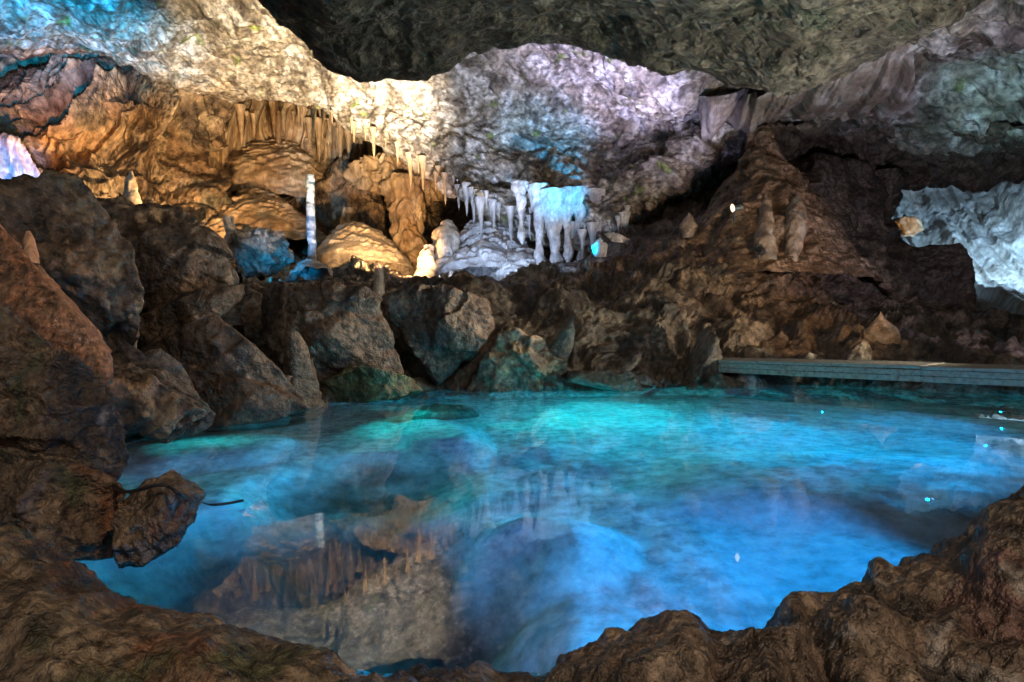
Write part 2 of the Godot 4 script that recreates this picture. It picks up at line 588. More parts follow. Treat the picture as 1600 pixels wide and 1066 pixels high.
func cave() -> void:
	# back wall of the far chamber
	var wall := look([["big", 0.1, 1.6], ["lump", 0.25, 1.2], ["pleat", 0.22, 1.5], ["flute", 0.7, 0.5], ["fbm", 1.1, 0.22]], [Color(0.45, 0.32, 0.19), Color(0.3, 0.2, 0.11), Color(0.6, 0.48, 0.31)], 0.22, 0.7, Vector3(1, 0.5, 1), Basis(Vector3.BACK, 0.45))
	wall.patches = [[Color(0.6, 0.5, 0.36), 0.3, 0.2], [Color(0.1, 0.07, 0.05), 0.35, 0.2], [Color(0.2, 0.2, 0.14), 0.4, 0.3]]
	var xs := [-330, -150, 0, 90, 190, 270, 350, 450, 560, 680, 800, 930, 1060]
	var m := surface(columns(xs, [
		[[-60, -60, -60, -60, -60, -60, -60, -60, 0, 60, 120, 150, 180], [40, 40, 40, 40, 40, 40, 43, 45, 46, 46, 46, 44, 42]],
		[[60, 70, 90, 95, 100, 110, 120, 130, 150, 190, 230, 260, 280], [37, 37, 37, 36, 36, 37, 40, 44, 45, 45, 45, 43, 40]],
		[[150, 150, 160, 165, 170, 180, 190, 200, 220, 250, 280, 300, 320], [36, 36, 35, 34, 34, 36, 40, 44, 44, 44, 44, 42, 38]],
		[[230, 230, 235, 240, 245, 250, 260, 270, 290, 310, 330, 345, 355], [34, 34, 33, 33, 34, 36, 40, 43, 42, 43, 43, 41, 37]],
		[[320, 320, 320, 325, 330, 335, 340, 345, 355, 365, 375, 385, 390], [31, 31, 31, 31, 33, 35, 38, 41, 41, 42, 42, 40, 36]],
		[[400, 400, 400, 405, 410, 415, 420, 420, 425, 430, 435, 435, 435], [27, 27, 27, 28, 31, 33, 36, 38, 39, 39, 39, 38, 34]],
		[[470, 470, 470, 470, 475, 475, 475, 475, 475, 475, 475, 475, 475], [22, 22, 22, 23, 25, 27, 29, 31, 31, 31, 31, 30, 29]]]), 420, 240, wall, false)
	tag(put("chamber_wall", m, mats.far_rock), "", "", "", "structure")

	# chamber floor behind the rim
	var floor_look := look([["big", 0.2, 0.4], ["lump", 0.7, 0.25], ["fbm", 1.6, 0.12]], [Color(0.25, 0.19, 0.13), Color(0.18, 0.13, 0.09), Color(0.36, 0.31, 0.25)], 0.4, 0.6)
	m = surface(columns([300, 420, 540, 660, 780, 900, 1000], [
		[[425, 425, 428, 430, 432, 432, 432], [38, 38, 38, 38, 38, 38, 36]],
		[[445, 445, 445, 446, 448, 450, 450], [28, 28, 28, 28, 28, 28, 27]],
		[[462, 460, 460, 460, 462, 465, 465], [20.5, 20.5, 20.5, 20.5, 20.5, 20.5, 20]],
		[[520, 520, 520, 520, 520, 520, 520], [17.5, 17.5, 17.5, 17.5, 17.5, 17.5, 17.5]]]), 160, 90, floor_look)
	tag(put("chamber_floor", m, mats.far_rock), "", "", "", "structure")

	# the roof: hanging band, white and blue bays, grey face on the right, then over the viewer
	var roof := look([["big", 0.12, 0.9], ["fbm", 0.4, 0.75], ["ridge", 0.5, 0.12], ["grit", 1.3, 0.28], ["grit", 4.0, 0.07]], [Color(0.42, 0.36, 0.27), Color(0.2, 0.16, 0.115), Color(0.6, 0.56, 0.48)], 0.45, 0.5, Vector3(0.35, 1.2, 0.7), Basis(Vector3.BACK, 0.42), 1.5)
	roof.patches = [[Color(0.74, 0.71, 0.66), 0.5, 0.18], [Color(0.1, 0.08, 0.06), 0.7, 0.24], [Color(0.2, 0.26, 0.05), 0.9, 0.4]]
	xs = [-420, -200, 0, 140, 240, 330, 430, 530, 600, 680, 760, 830, 890, 950, 1010, 1080, 1180, 1280, 1380, 1500, 1640, 1850]
	m = surface(columns(xs, [
		[[40, 50, 60, 70, 85, 110, 130, 160, 190, 240, 290, 330, 345, 330, 320, 290, 230, 215, 215, 215, 215, 215], [40, 40, 39, 39, 39, 39, 39, 38, 36, 35, 33, 32, 31, 31, 31, 31, 31, 31, 31, 31, 31, 31]],
		[[62, 70, 84, 92, 110, 146, 163, 190, 226, 284, 322, 372, 400, 378, 336, 300, 222, 206, 206, 204, 206, 210], [31, 31, 31, 31.5, 32, 33, 34, 33.5, 32, 30, 28, 26.5, 25.5, 25.5, 26, 26, 25, 24, 23.5, 23, 22.5, 22]],
		[[40, 45, 60, 70, 88, 118, 138, 165, 190, 235, 275, 290, 315, 310, 285, 240, 200, 192, 192, 188, 185, 185], [29, 29, 29, 30, 31, 32, 32.5, 32, 31, 29.5, 28, 27.3, 26, 25.2, 24.5, 24, 23.5, 22, 21, 20, 19, 18.5]],
		[[0, 5, 30, 45, 62, 85, 106, 138, 158, 185, 205, 222, 235, 235, 220, 185, 165, 150, 145, 135, 130, 130], [26, 26, 27, 28, 29.5, 31, 31.5, 31, 30.5, 29.6, 28.6, 28.3, 27.8, 27, 26, 24.5, 22, 20.5, 19, 18, 17, 16]],
		[[-60, -50, -20, 0, 20, 45, 75, 112, 128, 130, 135, 140, 150, 150, 150, 145, 135, 118, 95, 75, 60, 50], [22, 22.5, 24, 25.5, 27, 28.5, 29, 29, 28.5, 28, 27.5, 27, 26.5, 26, 25, 24, 21, 19, 17.5, 16, 15, 14]],
		[[-160, -150, -110, -80, -50, -20, 20, 80, 92, 85, 75, 65, 65, 80, 95, 115, 112, 92, 60, 20, -10, -20], [18, 18, 20, 21.5, 23, 24.5, 25.5, 26, 26, 26, 25.5, 25, 24.5, 24, 23, 22, 20, 17.5, 16, 14.5, 13, 12]],
		[[-400, -380, -330, -280, -230, -180, -110, 20, 40, 20, 0, 0, 0, 0, 20, 60, 60, 20, -60, -150, -220, -250], [13, 13, 14.5, 16, 17, 18, 20, 22, 23, 23, 23, 23, 23, 22.5, 22, 21, 20, 17, 14.5, 12, 10.5, 9.5]]]), 520, 300, roof, true)
	tag(put("cave_ceiling", m, mats.roof_rock), "", "", "", "structure")

	# nearer roof: a dark rough slab whose far lip hangs below the lit bays
	var dark := look([["big", 0.25, 0.5], ["scallop", 0.9, 0.3], ["scallop", 2.4, 0.22], ["fbm", 2.0, 0.16]], [Color(0.16, 0.14, 0.105), Color(0.10, 0.085, 0.065), Color(0.24, 0.21, 0.16)], 0.4, 0.7, Vector3(0.55, 1.0, 1.0), Basis(Vector3.UP, 0.5), 1.0)
	dark.patches = [[Color(0.07, 0.08, 0.05), 0.6, 0.15], [Color(0.3, 0.25, 0.19), 1.0, 0.25]]
	xs = [-500, 100, 330, 420, 480, 530, 600, 680, 740, 820, 890, 960, 1050, 1150, 1250, 1340, 1410, 1500, 1640, 1900]
	m = surface(columns(xs, [
		[[-520, -300, -150, -40, 20, 60, 70, 60, 30, 20, 30, 50, 70, 90, 85, 55, 20, -20, -80, -150], [20, 21, 22, 23, 23.5, 23.5, 23.5, 23.5, 23.5, 23.5, 23, 23, 22, 21, 20, 19, 18, 17, 16, 15]],
		[[-500, -250, -90, 5, 60, 100, 112, 96, 64, 62, 70, 88, 104, 130, 122, 92, 58, 25, -30, -100], [15, 16, 17.5, 18.5, 19, 19.5, 19.5, 19.5, 19.5, 19.5, 19.3, 19, 18.5, 17.5, 16.5, 15.5, 15, 14, 13, 12]],
		[[-560, -330, -170, -50, 0, 40, 50, 45, 25, 25, 30, 40, 55, 75, 65, 40, 5, -40, -100, -170], [13.5, 14, 15, 16, 16.5, 17, 17, 17, 17, 17, 16.8, 16.5, 16, 15.5, 14.7, 14, 13, 12, 11, 10]],
		[[-760, -560, -400, -260, -180, -120, -100, -90, -90, -90, -90, -80, -60, -30, -30, -60, -100, -160, -240, -320], [10, 10.5, 11, 11.8, 12.3, 12.8, 13, 13, 13, 13, 12.8, 12.5, 12.2, 12, 11.5, 11, 10, 9.5, 9, 8]],
		[[-1500, -1300, -1100, -900, -800, -750, -720, -700, -700, -700, -700, -680, -660, -640, -640, -660, -700, -760, -840, -950], [5.5, 6, 6.3, 6.8, 7, 7.2, 7.2, 7.2, 7.2, 7.2, 7.1, 7, 6.9, 6.8, 6.6, 6.3, 6, 5.7, 5.3, 5]]]), 620, 330, dark, true)
	tag(put("near_ceiling", m, mats.scalloped_rock), "", "", "", "structure")

	# fluted curtain along the edge of the grey face
	var fl := look([["rib", 0.6, 0.6], ["rib", 1.7, 0.16], ["fbm", 1.0, 0.14]], [Color(0.36, 0.30, 0.25), Color(0.24, 0.19, 0.15), Color(0.48, 0.44, 0.4)], 0.5, 0.1, Vector3.ONE, Basis(), 0.3)
	m = surface(columns([1000, 1060, 1120, 1180, 1240, 1290, 1340, 1390, 1430], [
		[[160, 150, 150, 150, 135, 118, 92, 68, 40], [26.5, 24.6, 22.0, 20.6, 19.2, 18.3, 17.3, 16.6, 16.0]],
		[[190, 180, 175, 172, 165, 155, 145, 130, 110], [26.2, 24.4, 22.2, 21.2, 20.0, 19.3, 18.6, 17.9, 17.4]],
		[[235, 222, 212, 202, 196, 192, 192, 190, 186], [26.4, 24.8, 23.0, 22.4, 21.6, 21.0, 20.4, 19.9, 19.4]],
		[[230, 218, 206, 196, 190, 186, 186, 184, 180], [25, 25, 24.4, 24, 23.2, 22.6, 22, 21.4, 21]]]), 240, 90, fl, true)
	tag(put("hanging_curtain", m, mats.flowstone), "fluted grey brown flowstone curtain hanging above the brown cone", "flowstone curtain")

	# dark underside between the grey face and the arch
	var brown := look([["big", 0.25, 0.6], ["lump", 0.7, 0.4], ["ridge", 0.5, 0.4], ["fbm", 1.8, 0.16]], [Color(0.17, 0.12, 0.08), Color(0.10, 0.075, 0.055), Color(0.25, 0.19, 0.13)], 0.4, 0.9)
	m = surface(columns([1120, 1200, 1280, 1340, 1390, 1450, 1520, 1600, 1720, 1900], [
		[[190, 195, 200, 195, 192, 190, 185, 185, 185, 190], [23, 23, 22.5, 22, 21.5, 21, 20, 19, 18.5, 18]],
		[[240, 245, 250, 245, 240, 235, 230, 225, 220, 220], [25, 25, 24.5, 24, 23.5, 23, 22, 21, 20.5, 20]],
		[[300, 310, 315, 300, 276, 268, 262, 252, 242, 238], [26, 26, 26, 26, 25.5, 25, 24, 23, 22, 22]],
		[[330, 345, 345, 325, 300, 296, 292, 281, 265, 253], [27, 27, 27, 27, 26.5, 26, 25.5, 24.5, 23.5, 23]],
		[[300, 310, 310, 300, 285, 280, 275, 265, 250, 240], [30, 30, 30, 30, 29.5, 29, 28.5, 27.5, 26.5, 26]],
		[[200, 200, 200, 200, 200, 200, 190, 180, 170, 160], [32, 32, 32, 32, 32, 32, 31, 30, 29, 29]]]), 240, 150, brown, true)
	tag(put("arch_ceiling", m, mats.mid_rock), "", "", "", "structure")

	# far shore: ledge rim on the left, rubble slope rising to the right
	var rubble := look([["big", 0.35, 0.5], ["lump", 0.9, 0.35], ["ridge", 0.7, 0.28], ["step", 1.2, 0.12], ["fbm", 2.6, 0.09]], [Color(0.19, 0.13, 0.085), Color(0.12, 0.085, 0.06), Color(0.29, 0.21, 0.14)], 0.6, 0.7)
	rubble.patches = [[Color(0.36, 0.29, 0.22), 1.2, 0.34], [Color(0.055, 0.045, 0.036), 0.7, 0.15]]
	rubble.coat = true
	xs = [380, 480, 570, 640, 720, 800, 880, 950, 1010, 1080, 1160, 1240, 1310, 1370, 1430, 1500, 1600, 1750, 1950]
	m = surface(columns(xs, [
		[[455, 455, 455, 455, 455, 458, 440, 390, 345, 310, 300, 300, 320, 350, 470, 520, 525, 525, 525], [24, 24, 24, 24, 24, 24, 24, 25, 26, 26, 26, 26, 26, 26, 26, 26, 26, 25, 25]],
		[[460, 458, 455, 447, 450, 460, 448, 410, 385, 360, 345, 350, 360, 400, 470, 492, 498, 500, 500], [19, 19, 19, 19, 19, 19, 20, 22, 23, 23, 23, 23, 23, 24, 24, 24, 23.5, 23, 22]],
		[[500, 490, 480, 470, 475, 480, 470, 450, 435, 425, 420, 425, 430, 460, 490, 500, 505, 508, 510], [17.5, 17.5, 17.5, 17.5, 17.5, 17.5, 18, 19, 19.5, 20, 20.5, 20.5, 21, 22, 22.5, 22.5, 22, 21, 20]],
		[[550, 545, 540, 530, 525, 520, 510, 500, 490, 485, 480, 480, 485, 495, 502, 515, 520, 525, 530], [16.3, 16.3, 16.4, 16.5, 16.5, 16.7, 16.9, 17.2, 17.5, 18, 18.5, 19, 19.5, 20, 20.3, 20.3, 20, 19, 18]],
		[[590, 585, 580, 575, 570, 565, 560, 555, 550, 550, 550, 550, 550, 552, 556, 560, 565, 570, 575], [15.5, 15.5, 15.6, 15.7, 15.8, 15.8, 16, 16.2, 16.4, 16.4, 16.2, 15.9, 15.6, 15.3, 15, 14.6, 14, 13, 12]],
		[[640, 632, 618, 608, 606, 606, 606, 608, 606, 602, 602, 602, 602, 603, 604, 606, 610, 618, 640], [13.9, 14.4, 14.9, 15.4, 15.5, 15.5, 15.5, 15.5, 15.5, 15.3, 14.9, 14.5, 14.1, 13.7, 13.3, 12.8, 12.0, 10.8, 9.8]],
		[[760, 740, 725, 710, 705, 705, 705, 705, 705, 705, 710, 715, 720, 725, 730, 740, 750, 780, 820], [13, 13.4, 13.9, 14.4, 14.5, 14.5, 14.5, 14.5, 14.5, 14.4, 14.0, 13.6, 13.2, 12.8, 12.4, 11.9, 11.2, 10.0, 9.0]]]), 460, 190, rubble, false)
	tag(put("rock_slope", m, mats.mid_rock), "", "", "", "structure")

	# wall left of the arch, round into the passage, and the right wall outside the frame
	m = surface([
		[at(1180, 250, 27), at(1270, 250, 25), at(1320, 255, 24.2), at(1375, 265, 24.5), at(1392, 275, 26.5), at(1385, 285, 30)],
		[at(1180, 330, 26), at(1260, 330, 24), at(1320, 335, 23.3), at(1368, 340, 23.8), at(1384, 345, 26), at(1375, 350, 30)],
		[at(1180, 410, 25), at(1260, 410, 23), at(1325, 415, 22.5), at(1375, 410, 23), at(1400, 405, 25), at(1390, 400, 30)],
		[at(1180, 500, 23), at(1260, 500, 22), at(1330, 505, 21.7), at(1400, 505, 22.2), at(1425, 500, 25), at(1410, 490, 30)],
		[at(1180, 560, 21), at(1260, 560, 20.5), at(1330, 560, 20.3), at(1410, 560, 21), at(1440, 560, 25), at(1430, 560, 30)]], 110, 120, brown, false)
	tag(put("passage_wall", m, mats.mid_rock), "", "", "", "structure")

	# room beyond the arch: pale curtains
	var pale := look([["big", 0.2, 0.5], ["rib", 0.35, 0.8], ["rib", 1.1, 0.22], ["fbm", 1.1, 0.16]], [Color(0.55, 0.52, 0.47), Color(0.42, 0.38, 0.32), Color(0.66, 0.64, 0.6)], 0.35, 0.15, Vector3.ONE, Basis(), 0.25)
	m = surface(columns([1240, 1340, 1390, 1450, 1510, 1570, 1640, 1740, 1900], [
		[[150, 160, 170, 190, 200, 200, 200, 200, 200], [41, 41, 41, 42, 41, 40, 38, 36, 33]],
		[[290, 300, 305, 310, 310, 305, 300, 300, 300], [40, 40, 40, 40, 39, 37, 35, 34, 31]],
		[[360, 360, 360, 365, 370, 370, 370, 370, 370], [39, 39, 39, 38, 37, 35.5, 34, 33, 30]],
		[[420, 420, 420, 425, 430, 430, 430, 430, 430], [38, 38, 37, 36, 35, 34, 33, 32, 29]],
		[[455, 455, 455, 460, 465, 465, 465, 465, 465], [36, 36, 35, 34, 33.5, 33, 32.5, 32, 29]],
		[[490, 490, 490, 490, 487, 487, 487, 487, 487], [32, 32, 32, 31, 30.5, 30, 30, 29, 28]],
		[[540, 540, 540, 540, 540, 540, 540, 540, 540], [27, 27, 27, 27, 27, 27, 27, 26, 25]]]), 200, 200, pale, false)
	tag(put("passage_chamber_wall", m, mats.flowstone), "", "", "", "structure")

	# everything round the viewer that the picture does not show: a shell of rock, opened behind for sky fill
	var shell := look([["big", 0.05, 3.0], ["ridge", 0.1, 1.5]], [Color(0.2, 0.15, 0.1), Color(0.14, 0.1, 0.07), Color(0.26, 0.2, 0.14)], 0.2)
	var pl := []
	for d in [Vector3.UP, Vector3.DOWN, Vector3.LEFT, Vector3.RIGHT, Vector3.FORWARD, Vector3.BACK]: pl.append([d, {Vector3.UP: 26.0, Vector3.DOWN: 9.0, Vector3.LEFT: 48.0, Vector3.RIGHT: 45.0, Vector3.FORWARD: 40.0, Vector3.BACK: 36.0}[d]])
	var o := put("cave_wall", open_behind(stone_mesh(Vector3(0, 0, -22), pl, shell, 40, 8.0), 30.0), mats.far_rock)
	o.position = Vector3(0, 0, -22)
	tag(o, "", "", "", "structure")

func open_behind(m: ArrayMesh, z: float) -> ArrayMesh:      # opening added behind the viewer so sky light fills the cave
	var a := m.surface_get_arrays(0)
	var v: PackedVector3Array = a[Mesh.ARRAY_VERTEX]
	var idx: PackedInt32Array = a[Mesh.ARRAY_INDEX]
	var keep := PackedInt32Array()
	for k in range(0, idx.size(), 3):
		if v[idx[k]].z < z or v[idx[k]].y < -3.0:
			keep.append_array([idx[k], idx[k + 1], idx[k + 2]])
	a[Mesh.ARRAY_INDEX] = keep
	var out := ArrayMesh.new()
	out.add_surface_from_arrays(Mesh.PRIMITIVE_TRIANGLES, a)
	return out

var bumps := []
func bed_height(x: float, z: float) -> float:
	var p := Vector3(x, 0, z)
	var h: float = -1.7 + 0.3 * noise.s.get_noise_3dv(p * 0.16)
	for b in bumps:
		var q: Vector3 = p - b[0]
		var s: float = sin(b[4])
		var c: float = cos(b[4])
		var u: float = (q.x * c + q.z * s) / b[1]
		var v: float = (-q.x * s + q.z * c) / b[2]
		var r := u * u + v * v
		r += 0.35 * noise.s.get_noise_3dv(p * 0.5)
		h += b[3] * (1.0 - smoothstep(0.0, 1.25, r))
	return h

func water_and_bed() -> void:
	# [where, half width, half depth, height, turn]
	bumps = [
		[on_level(830, 870, -0.6), 0.85, 0.8, 0.6, 0.3],
		[on_level(690, 715, -0.6), 0.6, 2.0, 0.7, -0.3],
		[on_level(600, 640, -0.6), 3.0, 1.6, 0.6, 0.0],
		[on_level(330, 740, -0.6), 1.3, 1.2, 0.7, 0.2],
		[on_level(380, 690, -0.6), 1.2, 1.0, -0.9, 0.2],
		[on_level(470, 920, -0.6), 1.9, 2.3, -1.7, -0.4],
		[on_level(560, 780, -0.6), 1.3, 1.5, -0.9, 0.2],
		[on_level(1000, 625, -0.6), 8.0, 1.4, 0.5, 0.0],
		[on_level(1380, 790, -0.6), 2.6, 1.6, 0.5, 0.15],
	]
	var l := look([["fbm", 0.6, 0.10], ["fbm", 2.5, 0.02]], [Color(0.52, 0.53, 0.5), Color(0.44, 0.44, 0.41), Color(0.6, 0.61, 0.58)], 0.14, 0.5, Vector3.ONE, Basis(), 1.0)
	var w := 401
	var h := 241
	var pts := PackedVector3Array()
	pts.resize(w * h)
	for j in h:
		var z := -1.2 * pow(17.0, float(j) / (h - 1))
		for i in w:
			var x := (float(i) / (w - 1) - 0.5) * 2.2 * (2.0 - z)
			pts[j * w + i] = Vector3(x, bed_height(x, z), z)
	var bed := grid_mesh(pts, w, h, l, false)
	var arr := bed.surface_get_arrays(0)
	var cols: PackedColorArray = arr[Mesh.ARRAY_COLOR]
	for i in pts.size():     # unlit deeps painted dark into the bed colour, white calcite on the shoals
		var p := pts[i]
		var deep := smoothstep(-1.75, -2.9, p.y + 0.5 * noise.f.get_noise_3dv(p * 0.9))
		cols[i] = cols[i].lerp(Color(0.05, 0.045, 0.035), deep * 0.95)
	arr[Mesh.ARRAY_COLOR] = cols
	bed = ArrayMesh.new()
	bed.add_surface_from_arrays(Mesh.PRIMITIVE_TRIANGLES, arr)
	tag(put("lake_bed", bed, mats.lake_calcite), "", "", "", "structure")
	var wet := look([["ridge", 1.2, 0.12], ["lump", 2.0, 0.08], ["fbm", 4.0, 0.03]], [Color(0.12, 0.085, 0.055), Color(0.08, 0.06, 0.045), Color(0.17, 0.13, 0.09)], 1.0, 0.3)
	sunken(on_level(330, 722, -0.75), Vector3(1.25, 0.5, 0.6), wet, "sunken brown rock in the shallows off the left boulders", 3)
	sunken(on_level(215, 725, -0.5), Vector3(0.55, 0.25, 0.35), wet, "sunken greenish rock against the left dark boulder", 4)
	sunken(on_level(690, 745, -1.3), Vector3(0.75, 0.5, 0.5), wet, "sunken dark rock beside the pale curved shoal", 5)
	sunken(on_level(860, 660, -1.2), Vector3(2.0, 0.3, 0.5), wet, "long sunken dark ledge off the far shore", 6)
	var sheet := PlaneMesh.new()
	sheet.size = Vector2(70, 44)
	var o := put("water", sheet, mats.water)
	o.position = Vector3(0, 0, -18)
	tag(o, "", "", "", "structure")
	var blue := Color(0.0, 0.42, 1.0)
	var teal := Color(0.0, 0.62, 0.66)
	var azure := Color(0.0, 0.56, 0.88)
	pool_lamp(on_level(1570, 640, 0), Vector3(-1, -0.2, -0.05), azure, 15.5, "underwater lamp farthest along the right shore", 1.0)
	pool_lamp(on_level(1572, 665, 0), Vector3(-1, -0.2, 0.0), azure, 15.5, "underwater lamp on the right shore, second from the jetty", 1.0)
	pool_lamp(on_level(1548, 690, 0), Vector3(-1, -0.3, 0.05), azure, 7.8, "underwater lamp on the right shore above the bright reflection", 1.0)
	pool_lamp(on_level(1460, 768, 0), Vector3(-1, -0.25, 0.12), Color(0, 0.55, 0.95), 17.0, "underwater lamp nearest the right bank with the broad beam", 1.0)
	pool_lamp(on_level(1270, 950, 0), Vector3(-1, -0.4, -0.3), azure, 10.9, "underwater lamp below the dark right bank")
	pool_lamp(on_level(960, 1000, 0), Vector3(-0.8, -0.45, -0.7), Color(0, 0.56, 0.95), 7.0, "underwater lamp under the front bank, facing the round blue shoal")
	pool_lamp(on_level(655, 712, 0), Vector3(-0.5, -0.7, 0.1), Color(0.25, 0.8, 0.75), 3.9, "underwater lamp beside the curved shoal")
	pool_lamp(on_level(380, 786, 0), Vector3(0.3, -0.5, -1), Color(0.05, 0.5, 1), 4.6, "underwater lamp at the end of the black cable")
	pool_lamp(on_level(300, 668, 0), Vector3(0.5, -0.5, 0.6), teal, 6.2, "underwater lamp below the boulder pile")
	pool_lamp(on_level(560, 640, 0), Vector3(1, -0.25, 0.25), teal, 29.5, "underwater lamp under the mossy boulder")
	pool_lamp(on_level(820, 628, 0), Vector3(1, -0.25, 0.15), teal, 38.8, "underwater lamp under the far ledge")
	pool_lamp(on_level(1060, 624, 0), Vector3(-1, -0.25, 0.15), Color(0, 0.66, 0.78), 38.8, "underwater lamp at the left end of the jetty")
	pool_lamp(on_level(1290, 640, 0), Vector3(-1, -0.25, 0.25), Color(0, 0.6, 0.85), 29.5, "underwater lamp under the middle of the jetty")

func sunken(where: Vector3, half: Vector3, l: Look, label: String, seed_: int) -> void:
	var rng := RandomNumberGenerator.new()
	rng.seed = seed_
	var planes := []
	for k in 14:
		var d := Vector3(rng.randfn(), rng.randfn(), rng.randfn()).normalized()
		planes.append([d, rng.randf_range(0.75, 1.0)])
	var o := put("boulder", stone_mesh(where, planes, l, 36, 22.0, 0.6, half), mats.mid_rock)
	o.position = where
	tag(o, label, "boulder", "sunken rocks in the lake")

func pool_lamp(where: Vector3, dir: Vector3, color: Color, energy: float, label: String, shine := 0.0) -> void:
	where.y = -0.25
	var o := thing("pool_lamp", where, label, "lamp", "underwater lamps of the lake")
	var body := Node3D.new()
	body.name = "head"
	o.add_child(body, true)
	body.basis = Basis.looking_at(dir.normalized(), Vector3.UP)
	put("housing", lathe([[0.0, 0.05], [0.018, 0.045], [0.024, 0.0], [0.024, -0.014], [0.02, -0.014]]), mats.grey_metal, body)
	var glow := StandardMaterial3D.new()
	glow.resource_name = "lit lens"
	glow.albedo_color = Color(0.8, 0.8, 0.8)
	glow.emission_enabled = true
	glow.emission = color.lerp(Color(0.6, 0.8, 1), 0.5)
	glow.emission_energy_multiplier = 0.05 + 3.0 * shine
	put("lens", lathe([[0.02, -0.01], [0.012, -0.015], [0.0, -0.017]]), glow, body)
	var s := SpotLight3D.new()
	s.name = "beam"
	s.light_color = color
	s.light_energy = energy
	s.light_size = 0.012
	s.spot_angle = 80
	s.spot_angle_attenuation = 1.0
	s.spot_range = 60.0
	s.spot_attenuation = 2.0
	s.shadow_enabled = true
	body.add_child(s)
	s.position = Vector3(0, 0, -0.06)

func stalagmite(called: String, foot: Vector3, top: Vector3, radii: Array, l: Look, mat: Material, label: String, category: String, group := "", around := 36, rings := 60, oval := 1.0) -> MeshInstance3D:
	var o := put(called, spire(foot, top, radii, l, around, rings, 1.0, oval), mat)
	o.position = foot
	tag(o, label, category, group)
	return o

